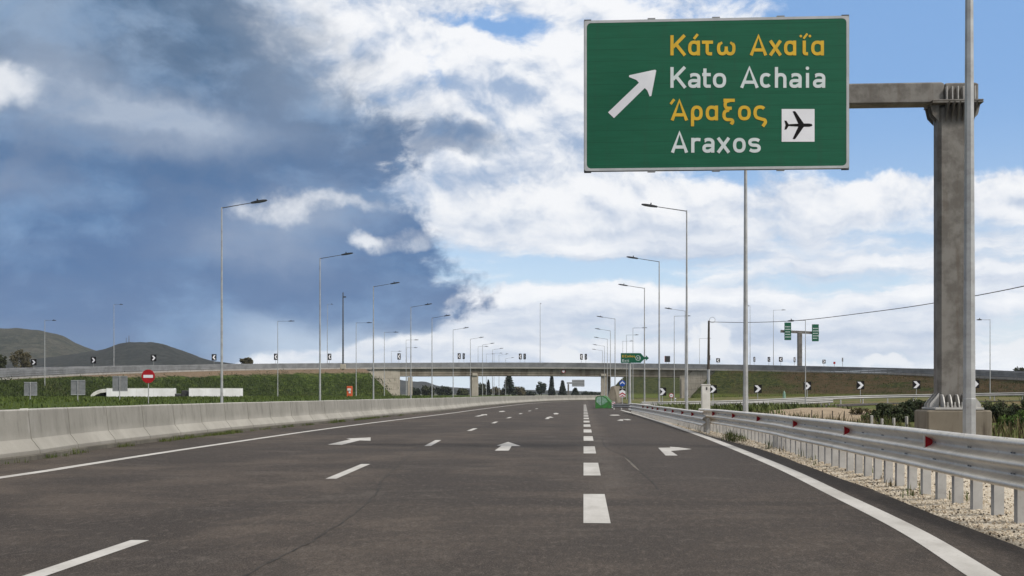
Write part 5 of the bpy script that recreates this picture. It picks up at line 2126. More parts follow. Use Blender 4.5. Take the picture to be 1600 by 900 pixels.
# blue arrow disc and chevron board at the gore
dn = .0585
q = P(972.5, 599, dn)
t = thing('gore_sign', 'blue disc with white chevron above a red and white chevron board on one post', 'road sign', (q.x, q.y, 0))
r_ = 4.7 * dn
disc_plate(t, (0, q.z), r_, M['blue'], 'blue_disc')
b = MB(); b.poly([(x * r_, -0.004, q.z + y * r_) for x, y in ((-.72, -.35), (-.72, .05), (0, .72), (.72, .05), (.72, -.35), (0, .28))]); b.build('arrow', M['white'], t, tri=True, fixn=False)
zc = P(972.5, 613.7, dn).z
hw, hh = 4.7 * dn, 7.0 * dn
b = MB(); b.bbox((0, 0.01, zc), (2 * hw, 0.02, 2 * hh), 0.005); b.build('board', M['white'], t)
for k_, (mat_, z0) in enumerate((('black', .95), ('red', -.02), ('red', -.62))):
    b = MB()
    top_ = z0 * hh
    pts = [(-hw, top_ - .62 * hh), (-hw, top_ - .30 * hh), (0, top_ + .12 * hh), (hw, top_ - .30 * hh), (hw, top_ - .62 * hh), (0, top_ - .20 * hh)]
    if mat_ == 'black':
        pts = [(-hw, .98 * hh), (-hw, .35 * hh), (0, .75 * hh), (hw, .35 * hh), (hw, .98 * hh)]
    pts = [(x * .97, max(min(y, .97 * hh), -.97 * hh)) for x, y in pts]
    b.poly([(x, -0.004 - .001 * k_, zc + y) for x, y in pts]); b.build('chevron', M[mat_], t, tri=True, fixn=False)
sign_post(t, q.z, 0.04, 0.07)

# crash cushion
dn = .0562
q = P(943, 638, dn)
oc = Vector((q.x, q.y, 0))
t = thing('crash_cushion', 'bulky green crash cushion with a scuffed grey panel at the exit nose', 'crash cushion', oc)
YC = q.y


def cc(px, py, dy=0.0):
    q_ = A(px, py, YC)
    return Vector((q_.x, YC + dy, max(q_.z, 0.0)))


o5 = [(930.2, 638), (930.2, 621.5), (933, 619), (941.5, 618.2), (947, 621), (955.5, 630), (955.8, 638)]
b = MB(); b.prism([cc(x, y) for x, y in o5], (0.3, 5.0, 0)); b.build('body', M['cushion_green'], t, origin=oc, tri=True)
b = MB(); b.poly([cc(x, y, -0.012) for x, y in ((931.8, 628), (931.8, 622.5), (935, 620), (941, 619.6), (946.5, 623), (949.5, 627.5), (943, 632), (938, 633.5))]); b.build('panel', M['cushion_grey'], t, origin=oc, tri=True, fixn=False)
b = MB(); b.box(cc(940, 626, -0.02), (0.06, 0.02, 0.75)); b.build('rib', M['cushion_green'], t, origin=oc)
q = P(958.5, 632.5, .0535)
t = thing('striped_board', 'small red and white striped marker board beside the green crash cushion', 'marker board', (q.x, q.y, 0))
hw, hh = 2.6 * .0535, 4.6 * .0535
b = MB(); b.bbox((0, 0, q.z), (2 * hw, 0.03, 2 * hh), 0.006); b.build('board', M['white'], t)
for k_ in range(3):
    z0 = -hh + k_ * 0.66 * hh
    pts = [(-hw, z0 + .45 * hh), (hw, z0), (hw, z0 + .33 * hh), (-hw, z0 + .78 * hh)]
    pts = [(x * .98, min(max(y, -hh * .98), hh * .98)) for x, y in pts]
    b = MB(); b.poly([(x, -0.018, q.z + y) for x, y in pts]); b.build('stripe', M['red' if k_ != 0 else 'black'], t, tri=True, fixn=False)
sign_post(t, q.z, 0.03, 0.05)
# pale concrete nose behind the cushion
b = MB()
nose = [P(946, 634, .09), P(965, 632, .09), P(963.5, 618, .09), P(959, 603, .09), P(955, 604, .09), P(949, 622, .09)]
b.prism([Vector((v_.x, v_.y, max(v_.z, -0.1))) for v_ in nose], (1.0, 6.0, 0))
tag(b.build('retaining_wall', M['plinth'], origin=nose[0], tri=True), 'pale wedge of concrete wall standing behind the green crash cushion', 'wall')
# low rail between cushion and exit lane
lr = [P(958, 631, .052), P(985, 631.2, .0505)]
low_rail('short low guard rail joining the crash cushion to the exit side', framed([lr[0], (lr[0] + lr[1]) / 2, lr[1]]) if framed([lr[0], lr[1]])[0][1].y < 0 else [(q_, -n_) for q_, n_ in framed([lr[0], (lr[0] + lr[1]) / 2, lr[1]])], 0.0, Vector((lr[0].x, lr[0].y, 0)), 1.3)

# twin panel sign on the overpass
q0, nn = op_at(1249)
c = q0 + nn * -2.0; dn = (c - CAM).dot(FWD) / F
q = P(1249.5, 519, dn); ob_ = Vector((q.x, q.y, q0.z - RZ))
t = thing('twin_panel_sign', 'far T-shaped gantry carrying two narrow green panels above the overpass', 'road sign', ob_)
b = MB()
hT = q.z - ob_.z
b.bbox((0, 0, hT / 2), (7 * dn, 0.9, hT), 0.12)
b.build('pillar', M['rusty'], t)
b = MB(); b.bbox((0, 0, 0.5), (13 * dn, 1.6, 1.0), 0.2); b.build('base', M['concrete'], t)
b = MB()
e0 = P(1220, 517.5, dn) - ob_; e1 = P(1279, 520.5, dn) - ob_
ang = math.atan2((e1 - e0).z, (e1 - e0).x)
b.box((e0 + e1) / 2, ((e1 - e0).length, 0.5, 4 * dn), rot=Matrix.Rotation(-ang, 3, 'Y'))
b.build('beam', M['rusty'], t)
for px, y0, y1 in ((1230.5, 504, 531.5), (1273, 507, 533.5)):
    p0_, p1_ = P(px - 5.2, y1, dn) - ob_, P(px + 5.2, y0, dn) - ob_
    c = (p0_ + p1_) / 2
    w, h = p1_.x - p0_.x, p1_.z - p0_.z
    b = MB(); b.bbox((c.x, -0.5, c.z), (w, 0.12, h), 0.02); pn = b.build('panel', M['green'], t)
    b = MB()
    zz = c.z + h * 0.40
    r2 = random.Random(int(px))
    for k_ in range(5):
        x = c.x - w * 0.36
        zz -= h * 0.145
        while x < c.x + w * 0.28:
            ww = r2.uniform(0.08, 0.2) * w
            b.box((x + ww / 2, -0.562, zz), (ww, 0.004, h * 0.05)); x += ww + 0.05 * w
    b.build('text_row', M['letter_white'], pn)

# back of a big sign seen below the bridge
dn = .205
q = P(888, 600, dn)
og = Vector((q.x, q.y, -0.3))
t = thing('cantilever_sign', 'grey back of a motorway sign on a cantilever post seen below the bridge', 'road sign', og)
b = MB(); b.bbox((0, 0, (q.z + 0.3) / 2), (2.6 * dn, 0.5, q.z + 0.3), 0.05); b.build('post', M['rusty'], t)
e = P(905, 598.5, dn) - og
b = MB(); b.box((e.x / 2, 0, e.z), (e.x + 1.0, 0.4, 0.45)); b.build('arm', M['rusty'], t)
pc = P(903.5, 598.7, dn) - og
b = MB(); b.bbox((pc.x, -0.3, pc.z), (19.5 * dn, 0.1, 10.5 * dn), 0.02); b.build('panel', M['sign_back'], t)
for k_ in range(4):
    b = MB(); b.box((pc.x, -0.37, pc.z + (k_ - 1.5) * 2.6 * dn), (19.3 * dn, 0.05, 0.12)); b.build('stiffener', M['alu'], t)

# ------------------------------------------------------------------ objects on the grass
dn = .098
q0, q1 = P(165, 619.5, dn), P(273, 619.5, dn)
zt_ = P(220, 605.3, dn).z


def box_body(label, px0, px1, ytop0, ytop1, ybot, dn):
    a_, c_ = P(px0, ybot, dn), P(px1, ybot, dn * 1.01)
    o_ = Vector(((a_.x + c_.x) / 2, (a_.y + c_.y) / 2, a_.z - 1.2))
    t_ = thing('white_trailer', label, 'trailer', o_, 'white box trailers below the overpass', math.atan2(c_.y - a_.y, c_.x - a_.x))
    L_ = (c_ - a_).length
    h_ = P(px0, ytop0, dn).z - a_.z
    b_ = MB(); b_.bbox((0, 1.2, 1.1 + h_ / 2), (L_, 2.4, h_ + 0.1), 0.05); b_.build('box_body', M['white_panel'], t_)
    b_ = MB()
    for k in range(8):
        b_.box((-L_ / 2 + (k + 0.5) * L_ / 8, -0.006, 1.1 + h_ / 2), (0.03, 0.012, h_ - 0.08))
    b_.box((0, -0.008, 1.1 + h_), (L_ - 0.1, 0.016, 0.07))
    b_.build('panel_seam', M['tarp'], t_)
    b_ = MB(); b_.box((0, 1.2, 0.95), (L_ - 0.4, 1.2, 0.18)); b_.build('chassis', M['dark'], t_)
    for sx in (-0.36, -0.27, 0.36):
        for sy in (0.15, 2.25):
            b_ = MB(); b_.tube([(sx * L_, sy - 0.12, 0.5), (sx * L_, sy + 0.12, 0.5)], 0.5, 16); b_.build('wheel', M['dark'], t_)


box_body('long white box trailer behind the no-entry sign', 166, 273, 606, 605, 619.3, .098)
box_body('shorter white box trailer standing behind the tallest barrier lamp', 295, 379.5, 606, 605.5, 620.5, .098)
# pale arched sheet in front of the first trailer
a_ = P(166, 618.5, .099); c_ = P(141.5, 618, .099)
o_ = Vector((a_.x, a_.y, a_.z - 0.2))
t = thing('arched_cover', 'pale arched sheet with a dark opening joined to the long white trailer', 'cover', o_)
b = MB()
path = []
arc = [(141.5, 617.8), (144, 614.8), (149, 611.5), (155, 609.0), (160, 607.9), (167, 607.6)]
vs, fs = [], []
for (px, y) in catmull(arc, 4):
    q = P(px, y, .099)
    for dy in (0.0, 2.2):
        vs.append(q + Vector((0, dy, 0)))
    for dy in (2.2, 0.0):
        vs.append(q + Vector((0.05, dy, -0.55)))
m_ = len(vs) // 4
for i in range(m_ - 1):
    for j in range(4):
        jj = (j + 1) % 4
        fs.append((i * 4 + j, i * 4 + jj, i * 4 + 4 + jj, i * 4 + 4 + j))
fs += [(0, 1, 2, 3), tuple((m_ - 1) * 4 + j for j in (3, 2, 1, 0))]
b.add(vs, fs); b.build('sheet', M['tarp'], t, origin=o_, smooth_=False)
b = MB(); b.bbox(P(160, 615.3, .0995) - o_ + Vector((0, 1.0, -0.3)), (1.9, 1.6, 1.4), 0.1); b.build('opening', M['dark'], t)  # solid dark block stands in for the shade inside the arch
q = P(284, 615.5, .099)
t = thing('dark_machine', 'low black machine parked between the two white trailers', 'machine', (q.x, q.y, q.z - 1.2))
b = MB(); b.bbox((0.35, 1.0, 1.0), (0.95, 1.8, 1.5), 0.1); b.build('body', M['dark'], t)
b = MB(); b.bbox((-0.75, 1.0, 0.85), (1.4, 1.6, 0.7), 0.1); b.build('bonnet', M['dark'], t)
b = MB(); b.box((-0.7, 0.19, 1.2), (1.0, 0.03, 0.10)); b.build('grey_strip', M['sign_back'], t)

q = P(546.3, 612.5, .098)
t = thing('emergency_box', 'upright orange roadside box with white marks below the bridge end', 'roadside box', (q.x, q.y, 0.2))
hh = q.z - 0.2
b = MB(); b.bbox((0, 0, hh / 2 + 0.45), (8.2 * .098, 0.6, hh + 0.9), 0.05); b.build('body', M['orange'], t)
b = MB(); b.box((0, -0.31, hh + 0.38), (5.6 * .098, 0.02, 0.34)); b.build('upper_plate', M['tarp'], t)
b = MB(); b.box((0.08, -0.31, hh - 0.05), (3.0 * .098, 0.02, 0.28)); b.build('lower_plate', M['white_panel'], t)
b = MB(); b.box((-0.08, -0.312, hh + 0.14), (3.0 * .098, 0.02, 0.1)); b.build('handle', M['dark'], t)

# stakes beyond the near guard rail
for i, (px, y) in enumerate(((1362, 649), (1378, 654), (1396.5, 653), (1416.5, 650.5))):
    q = P(px, y, .0215)
    zb = z_right(q.x, q.y)
    b = MB(); b.bbox((0, 0, (q.z - zb) / 2 - 0.15), (0.085, 0.085, q.z - zb + 0.3), 0.012, 0.3 * i)
    o = b.build('concrete_stake', M['slab'])
    o.location = (q.x, q.y, zb)
    tag(o, ('first', 'second', 'third', 'last')[i] + ' pale stake in a row of four running from sand heap to plinth', 'stake', 'pale stakes behind the guard rail')
for i, px in enumerate((1268, 1284.5, 1300.5, 1319)):
    q = P(px, 640.5 + i * 0.7, .0285)
    zb = z_right(q.x, q.y)
    b = MB(); b.tube([(0, 0, -0.3), (0.01, 0, q.z - zb)], 0.022, 6)
    o = b.build('fence_stake', M['wood'])
    o.location = (q.x, q.y, zb)
    tag(o, ('first', 'second', 'third', 'fourth')[i] + ' thin dark stake by the sand heap, counted from the lamp post on', 'stake', 'thin stakes in front of the sand heap')
q = P(1225.3, 614.5, .0685)
b = MB(); b.tube([(0, 0, -1.0), (0, 0, 0.0), (0, 0, 0.22)], [0.20, 0.13, 0.03], 8)
o = b.build('marker_stone', M['cushion_grey']); o.location = q + UP * 0.05
tag(o, 'small pale pointed marker stone on the slope above the ramp', 'marker stone')


# ------------------------------------------------------------------ vegetation
def leaf_quad(b_, c, size, rg, up=0.3):
    d = Vector((rg.gauss(0, 1), rg.gauss(0, 1), rg.gauss(0, 1) + up)).normalized()
    e = d.orthogonal().normalized()
    e = (Matrix.Rotation(rg.uniform(0, 6.28), 3, d) @ e)
    f_ = d.cross(e)
    l, w = size * rg.uniform(.7, 1.3), size * rg.uniform(.3, .6)
    i = len(b_.v)
    b_.v += [c - e * l * .5, c + f_ * w * .5, c + e * l * .5, c - f_ * w * .5]
    b_.f.append([i, i + 1, i + 2, i + 3]); b_.mi.append(0)


def tree(label, name, px, ytop, ybase, w_px, dn, mat, shape='round', n=1500, leaf=None, seed=1, group=None, trunk=0.25):
    rg = random.Random(seed)
    top = P(px, ytop, dn); zb = P(px, ybase, dn).z
    Hh = top.z - zb
    Wd = w_px * dn
    t_ = thing(name, label, 'tree' if name != 'shrub' else 'shrub', (top.x, top.y, zb), group)
    leaf = leaf or max(Hh, Wd) * 0.045
    b_ = MB()
    th = Hh * trunk
    b_.tube([(0, 0, -0.5), (0.02 * Hh, 0, Hh * 0.4), (0, 0.01 * Hh, Hh * 0.85)], [Hh * 0.028, Hh * 0.018, Hh * 0.006], 7)
    limbs = []
    for i in range(9):
        a = rg.uniform(0, 6.28); z0 = Hh * rg.uniform(max(trunk, .15), .75)
        rr_ = Wd * 0.5 * rg.uniform(.4, .85) * (1 if shape == 'round' else (1 - z0 / Hh))
        tip = Vector((math.cos(a) * rr_, math.sin(a) * rr_, z0 + Hh * rg.uniform(.05, .22)))
        b_.tube([(0, 0, z0), tip * 0.5 + Vector((0, 0, z0 * 0.5)), tip], [Hh * 0.011, Hh * 0.007, Hh * 0.003], 5)
        limbs.append(tip)
    b_.build('trunk', M['bark'], t_)
    b_ = MB()
    clumps = []
    if shape == 'round':
        for i in range(26):
            while True:
                v_ = Vector((rg.uniform(-1, 1), rg.uniform(-1, 1), rg.uniform(-1, 1)))
                if v_.length < 1:
                    break
            clumps.append((Vector((v_.x * Wd * .42, v_.y * Wd * .42, Hh * (trunk + (1 - trunk) * (0.5 + 0.46 * v_.z)))), rg.uniform(.13, .24) * min(Wd, Hh)))
        for tip in limbs:
            clumps.append((tip, 0.15 * Wd))
        for i in range(n):
            c, r_ = clumps[rg.randrange(len(clumps))]
            v_ = Vector((rg.gauss(0, 1), rg.gauss(0, 1), rg.gauss(0, .8))).normalized() * r_ * rg.uniform(.35, 1.0)
            p_ = c + v_
            if p_.z < 0.05 * Hh: p_.z = 0.05 * Hh + abs(p_.z) * .2
            leaf_quad(b_, p_, leaf, rg)
    elif shape == 'cone':
        for i in range(n):
            tt = rg.random() ** 0.75
            z = Hh * (trunk + (1 - trunk) * (1 - tt) ** 1.0)
            a = rg.uniform(0, 6.28)
            rad = Wd * .5 * (0.10 + 0.90 * tt ** 0.8) * (0.72 + 0.28 * math.sin(5 * a + z * 3.0)) * rg.uniform(.35, 1.0) ** 0.5
            leaf_quad(b_, Vector((math.cos(a) * rad, math.sin(a) * rad, z)), leaf, rg)
    elif shape == 'cypress':
        for i in range(n):
            tt = rg.random()
            z = Hh * (0.04 + 0.96 * tt)
            prof_ = math.sin(min(1.0, (1 - tt) * 1.15 + 0.0) * PI / 2) ** 0.8 * (0.85 + .15 * math.sin(tt * 9))
            a = rg.uniform(0, 6.28)
            rad = Wd * .5 * prof_ * rg.uniform(.4, 1.0) ** 0.5
            leaf_quad(b_, Vector((math.cos(a) * rad, math.sin(a) * rad, z)), leaf, rg, 1.5)
    elif shape == 'tier':
        for i in range(n):
            k = rg.randrange(9)
            z = Hh * (0.22 + 0.085 * k) + rg.gauss(0, Hh * .012)
            a = rg.choice([0.3, 1.4, 2.4, 3.5, 4.6, 5.6]) + rg.gauss(0, .16) + k
            rad = Wd * .5 * (1.05 - k / 10.0) * rg.random() ** 0.7
            leaf_quad(b_, Vector((math.cos(a) * rad, math.sin(a) * rad, z - rad * 0.12)), leaf, rg)
    b_.build('crown', mat, t_, fixn=False)
    return t_


TB = 'trees seen below the bridge'
D = M['tree_dark']; T2 = M['tree_mid']; T3 = M['tree_tan']
tree('tall dark pointed cypress in the middle of the bridge opening', 'cypress_tree', 862, 585, 622.5, 11.5, .30, D, 'cypress', 1700, 1.0, 11, TB, 0.02)
tree('layered dark conifer between the pointed cypress and the cantilever sign', 'conifer_tree', 879, 593, 622.5, 13, .30, D, 'tier', 1500, 1.1, 12, TB, 0.1)
tree('loose dark round-headed tree next to the pointed cypress', 'pine_tree', 846, 597.5, 622.5, 19, .30, D, 'round', 1300, 1.1, 13, TB, 0.3)
tree('tall open conifer touching the bridge soffit beyond the first pier', 'conifer_tree', 795, 584, 622, 24, .26, D, 'tier', 1300, 1.2, 14, TB, 0.2)
tree('slim dark cypress standing close to the first bridge pier', 'cypress_tree', 763, 594, 622, 8, .27, D, 'cypress', 1200, 0.9, 15, TB, 0.02)
tree('bushy dark tree against the first bridge pier', 'broadleaf_tree', 754, 597, 622, 16, .275, T2, 'round', 1300, 1.1, 16, TB, 0.05)
tree('brownish low tree between first pier and the open conifer', 'broadleaf_tree', 778, 606, 622, 24, .27, T3, 'round', 1300, 1.0, 17, TB, 0.05)
tree('wide brownish tree below the open conifer', 'broadleaf_tree', 812, 604, 622.5, 30, .28, T3, 'round', 1600, 1.0, 18, TB, 0.05)
tree('low dark tree between the brownish tree and the loose pine', 'broadleaf_tree', 829, 612, 622.5, 20, .31, D, 'round', 1000, 1.0, 19, TB, 0.03)
tree('pointed low dark tree under the cantilever sign', 'conifer_tree', 899, 606.5, 622.5, 20, .30, D, 'cone', 1400, 1.0, 20, TB, 0.05)
tree('low dark tree just past the cantilever sign', 'broadleaf_tree', 914, 612, 622.5, 18, .30, D, 'round', 1000, 1.0, 21, TB, 0.03)
tree('lowest dark tree next to the second bridge pier', 'broadleaf_tree', 929, 613.5, 622.5, 18, .30, D, 'round', 1000, 1.0, 22, TB, 0.03)
tree('dark broad tree framed in the opening next to the hill-side abutment', 'broadleaf_tree', 668, 602, 622, 22, .25, T2, 'round', 1500, 1.0, 23, TB, 0.05)
tree('wide dark tree in the middle of the opening between abutment and first pier', 'broadleaf_tree', 694, 605, 622, 30, .26, D, 'round', 1600, 1.0, 24, TB, 0.05)
tree('low tree close before the first pier, on the abutment side of it', 'broadleaf_tree', 724, 607, 622, 22, .26, T2, 'round', 1200, 1.0, 25, TB, 0.05)
tree('dark low tree beside the hill-side abutment', 'broadleaf_tree', 648, 606, 622, 18, .24, D, 'round', 1000, 1.0, 26, TB, 0.05)

TO = 'trees behind the overpass'
for (px, yt, yb, w, seed, lab) in ((32, 547.5, 580, 36, 31, 'largest dusty tree behind the overpass in front of the hills'),
                                   (1.5, 553, 580, 17, 32, 'dusty tree cut off by the photo edge behind the overpass'),
                                   (386.5, 560, 571, 24, 34, 'low dusty bush on the skyline between two lamps of the barrier side')):
    tree(lab, 'broadleaf_tree', px, yt, yb, w, .155, T3 if seed != 32 else T2, 'round', 1500, 0.55, seed, TO, 0.12)
tree('small grey-green tree on the skyline at the end of the overpass past the sign pillar', 'broadleaf_tree', 1594, 574.5, 590, 22, .145, T2, 'round', 1300, 0.5, 35, TO, 0.1)


def bush(label, px0, px1, ytop, dn, mat, n, leaf, seed, group='bushes beyond the guard rail', flat=1.0):
    rg = random.Random(seed)
    px = (px0 + px1) / 2
    q = P(px, ytop, dn)
    zb = z_right(q.x, q.y)
    Wd = (px1 - px0) * dn; Hh = q.z - zb
    t_ = thing('shrub', label, 'shrub', (q.x, q.y, zb), group)
    b_ = MB()
    for i in range(14):
        a = rg.uniform(0, 6.28); r_ = rg.uniform(.1, .45) * Wd
        b_.tube([(r_ * .2 * math.cos(a), r_ * .2 * math.sin(a), -.1), (r_ * math.cos(a), r_ * .5 * math.sin(a), Hh * rg.uniform(.5, .9))], [0.03, 0.008], 5)
    b_.build('stem', M['bark'], t_)
    b_ = MB()
    cl = []
    for i in range(30):
        a = rg.uniform(0, 6.28); r_ = rg.random() ** .5
        x, y = math.cos(a) * r_ * Wd * .46, math.sin(a) * r_ * Wd * .3
        cl.append((Vector((x, y, Hh * (0.12 + 0.70 * rg.random() * math.sqrt(max(0.05, 1 - r_ * r_ * .8))))), rg.uniform(.10, .2) * Hh * 1.3))
    for i in range(n):
        c, r_ = cl[rg.randrange(len(cl))]
        v_ = Vector((rg.gauss(0, 1), rg.gauss(0, 1), rg.gauss(0, 1))).normalized() * r_ * rg.uniform(.3, 1.05)
        p_ = c + v_
        p_.z = min(max(p_.z, 0.02), Hh * 1.05)
        leaf_quad(b_, p_, leaf, rg, 0.6)
    b_.build('crown', mat, t_, fixn=False)


bush('dark rounded bush between the sand heap and the sign plinth', 1362, 1425, 624, .0285, M['bush'], 9000, 0.13, 41)
bush('dark bush touching the plinth of the big sign', 1392, 1466, 621, .029, M['bush'], 9500, 0.13, 42)
bush('dark spreading bush just past the lamp post in front of the pillar', 1532, 1590, 619, .030, M['bush'], 6500, 0.11, 43)
bush('dark tall bush at the photo edge past the sign pillar', 1572, 1660, 613, .029, M['bush'], 7500, 0.11, 44)
bush('bright leafy weeds in front of the dark bushes at the photo edge', 1545, 1640, 641, .0245, M['bush_green'], 5000, 0.10, 45)
bush('small tan twiggy shrub on the sand heap', 1325, 1362, 634, .033, M['blade_dry'], 700, 0.10, 46)
bush('small bright weed clump at the foot of the sand heap', 1345, 1372, 643, .029, M['bush_green'], 900, 0.09, 47)


def tufts(name, mat, spots, seed, blades=9, h=(.15, .35), spread=.12, wid=.012):
    rg = random.Random(seed)
    b_ = MB()
    for (x, y, z, s_) in spots:
        for k in range(blades):
            a = rg.uniform(0, 6.28)
            bx, by = x + rg.gauss(0, spread * s_), y + rg.gauss(0, spread * s_)
            hh = rg.uniform(*h) * s_
            lean = rg.uniform(.1, .6) * hh
            w_ = wid * rg.uniform(.7, 1.4) * max(s_, .6)
            dx_, dy_ = math.cos(a), math.sin(a)
            i = len(b_.v)
            b_.v += [Vector((bx - dy_ * w_, by + dx_ * w_, z - .02)), Vector((bx + dy_ * w_, by - dx_ * w_, z - .02)),
                     Vector((bx + dx_ * lean * .4 + dy_ * w_ * .7, by + dy_ * lean * .4 - dx_ * w_ * .7, z + hh * .6)), Vector((bx + dx_ * lean * .4 - dy_ * w_ * .7, by + dy_ * lean * .4 + dx_ * w_ * .7, z + hh * .6)),
                     Vector((bx + dx_ * lean, by + dy_ * lean, z + hh))]
            b_.f += [[i, i + 1, i + 2, i + 3], [i + 3, i + 2, i + 4]]
            b_.mi += [0, 0]
    return stuff(b_.build(name, mat, fixn=False))


rg = random.Random(3)
# kerb weeds along the barrier
sp = []
for i in range(650):
    px = rg.choice([rg.uniform(320, 372), rg.uniform(440, 590), rg.uniform(130, 330), rg.uniform(0, 650), rg.uniform(500, 640)])
    y = interp([(0, 725), (150, 702), (300, 683), (400, 671.5), (500, 662), (600, 651.5), (700, 642)], px)
    q = G(px, y + 0.8)
    dens = mnoise.noise(Vector((q.y * 0.35, 4, 0)))
    if dens < -0.05:
        continue
    sp.append((bar_x(q.y) + 0.12 + abs(rg.gauss(0, .10)), q.y, 0.0, rg.uniform(.35, .8) * (0.7 + dens)))
tufts('weeds', M['blade'], sp, 5, 8, (.10, .26), .10, .010)
# tufts on the gravel and behind the near rail
sp, sd = [], []
for i in range(60):
    y = rg.uniform(14, 60)
    x = verge_x(y) + abs(rg.gauss(0, .5)) + 0.15
    (sp if rg.random() < .5 else sd).append((x, y, z_gravel(x, y), rg.uniform(.3, .8)))
for i in range(60):
    q = G(rg.uniform(1138, 1166), rg.uniform(676, 690)); sp.append((q.x, q.y, -.02, rg.uniform(.5, 1.0)))
for i in range(1700):
    y = rg.uniform(16, 62); x = verge_x(y) + 4.0 + rg.random() ** 1.3 * 26
    if math.exp(-((x - 14.0) / 3.6) ** 2 - ((y - 68.0) / 15.0) ** 2) > .3:
        continue
    if 12.5 < x < 20 and 44 < y < 56:
        continue
    (sd if mnoise.noise(Vector((x * .2, y * .2, 8))) > -.1 else sp).append((x, y, z_right(x, y), rg.uniform(.8, 1.9)))
tufts('grass', M['blade'], sp, 6, 9, (.15, .34), .13, .012)
tufts('dry_grass', M['blade_dry'], sd, 7, 9, (.15, .34), .14, .012)
# green verge this side of the ramp
sp = []
for i in range(1700):
    y = rg.uniform(66, 96); x = rg.uniform(6.0, 17.0)
    if math.exp(-((x - 14.0) / 3.6) ** 2 - ((y - 68.0) / 15.0) ** 2) > .33:
        continue
    sp.append((x, y, z_right(x, y), rg.uniform(1.2, 2.4)))
tufts('grass', M['blade'], sp, 9, 7, (.14, .3), .25, .03)
# long grass on the hill side banks
sp = []
for i in range(9000):
    q, nn = left_fine[rg.randrange(len(left_fine))]
    ht = q.z - RZ - 0.28 - 0.75
    t_ = rg.uniform(.05, 1.0) ** .9
    if px_of(q) > 150 and t_ < 0.27 and rg.random() < .93:
        continue
    pt = q + nn * (0.36 + ht * 2.1 * t_) + Vector((rg.uniform(-1.6, 1.6), rg.uniform(-1, 1), 0))
    sp.append((pt.x, pt.y, 0.75 + ht * (1 - t_) - .1, rg.uniform(1.0, 2.6)))
tufts('grass', M['blade_lush'], sp, 12, 7, (.08, .20), .5, .028)
sp = []
for i in range(9000):
    y = rg.uniform(60, 230); x = bar_x(y) - 8 - rg.random() * 110
    sp.append((x, y, z_left(x, y), rg.uniform(1.0, 2.0)))
tufts('grass', M['blade_field'], sp, 15, 6, (.06, .16), .5, .028)
sp = []
for i in range(5000):
    q, nn = right_fine[rg.randrange(len(right_fine))]
    ht = q.z - RZ - 0.28 - 0.55
    t_ = rg.uniform(.03, 1.0)
    pt = q + nn * (0.36 + ht * 2.3 * t_) + Vector((rg.uniform(-1.6, 1.6), rg.uniform(-1, 1), 0))
    sp.append((pt.x, pt.y, 0.55 + ht * (1 - t_) - .1, rg.uniform(.8, 2.0)))
tufts('dry_grass', M['blade_dry'], sp[:1200], 13, 6, (.08, .22), .5, .025)
tufts('grass', M['blade_lush'], sp[1200:3000], 14, 6, (.08, .22), .5, .025)

def clumps(name, mat, spots, seed, leaf, n_):
    rg_ = random.Random(seed)
    b_ = MB()
    for (x, y, z, s_) in spots:
        for k_ in range(n_):
            v_ = Vector((rg_.gauss(0, .45) * s_, rg_.gauss(0, .45) * s_, abs(rg_.gauss(0, .4)) * s_))
            leaf_quad(b_, Vector((x, y, z)) + v_, leaf * s_, rg_, .5)
    return stuff(b_.build(name, mat, fixn=False))


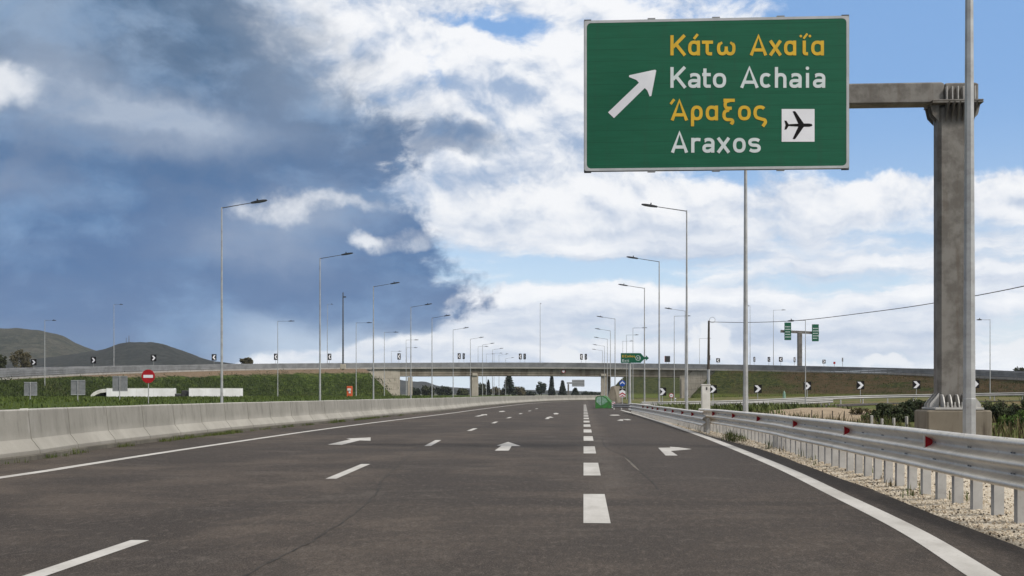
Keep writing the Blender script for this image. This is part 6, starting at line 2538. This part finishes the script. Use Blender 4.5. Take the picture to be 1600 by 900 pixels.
sp = []
while len(sp) < 420:
    q, nn = left_fine[rg.randrange(len(left_fine))]
    ht = q.z - RZ - 0.28 - 0.75
    t_ = rg.uniform(.08, 1.05)
    pt = q + nn * (0.36 + ht * 2.1 * t_) + Vector((rg.uniform(-1.6, 1.6), 0, 0))
    if mnoise.noise(Vector((pt.x * .05, pt.y * .05, 3))) < -.05:
        continue
    sp.append((pt.x, pt.y, 0.7 + ht * (1 - min(t_, 1)), rg.uniform(.35, 1.0)))
clumps('weeds', M['bush'], sp, 31, .34, 22)
sp = []
while len(sp) < 380:
    q, nn = right_fine[rg.randrange(len(right_fine))]
    ht = q.z - RZ - 0.28 - 0.55
    t_ = rg.uniform(.02, 1.0)
    pt = q + nn * (0.36 + ht * 2.3 * t_) + Vector((rg.uniform(-1.6, 1.6), 0, 0))
    if mnoise.noise(Vector((pt.x * .05, pt.y * .05, 6))) < -.02:
        continue
    sp.append((pt.x, pt.y, 0.5 + ht * (1 - t_), rg.uniform(.3, .85)))
clumps('weeds', M['bush'], sp, 32, .34, 20)

# loose stones on the gravel verge
rgs = random.Random(17)


def pebbles(name, mat, n_, size, seed, zoff=0.0, pts=None):
    rg_ = random.Random(seed)
    b_ = MB()
    for i in range(n_):
        y = 6.5 + rg_.random() ** 1.5 * 45
        x = verge_x(y) + 0.02 + abs(rg_.gauss(0, .9)) * (1 if rg_.random() < .8 else .25)
        s_ = size * rg_.uniform(.5, 1.6)
        c = Vector((x, y, z_gravel(x, y) + s_ * .25 + zoff))
        ax = Vector((rg_.gauss(0, 1), rg_.gauss(0, 1), rg_.gauss(0, 1))).normalized()
        m_ = Matrix.Rotation(rg_.uniform(0, 6.28), 3, ax)
        vs_ = [c + m_ @ Vector(v_) * s_ * rg_.uniform(.7, 1.1) for v_ in ((.6, 0, 0), (-.6, .1, 0), (0, .5, .1), (.1, -.5, 0), (0, 0, .45), (0, .1, -.45))]
        b_.add(vs_, [(0, 2, 4), (2, 1, 4), (1, 3, 4), (3, 0, 4), (2, 0, 5), (1, 2, 5), (3, 1, 5), (0, 3, 5)])
    return stuff(b_.build(name, mat, fixn=False))


pebbles('gravel', M['stone'], 14000, 0.021, 18)
pebbles('gravel', M['clod'], 1500, 0.024, 19)

# ------------------------------------------------------------------ air
b = MB()
b.box((-300, 1500, 89.4), (7000, 4600, 183))
haze = stuff(b.build('haze', M['stone']))
m = bpy.data.materials.new('haze_air'); m.use_nodes = True
nt = m.node_tree; nt.nodes.clear()
o_ = nt.nodes.new('ShaderNodeOutputMaterial'); pv = nt.nodes.new('ShaderNodeVolumePrincipled')
pv.inputs['Color'].default_value = (0.86, 0.92, 1.0, 1)
pv.inputs['Density'].default_value = 0.000085
pv.inputs['Anisotropy'].default_value = 0.2
nt.links.new(pv.outputs[0], o_.inputs['Volume'])
haze.data.materials.clear(); haze.data.materials.append(m)
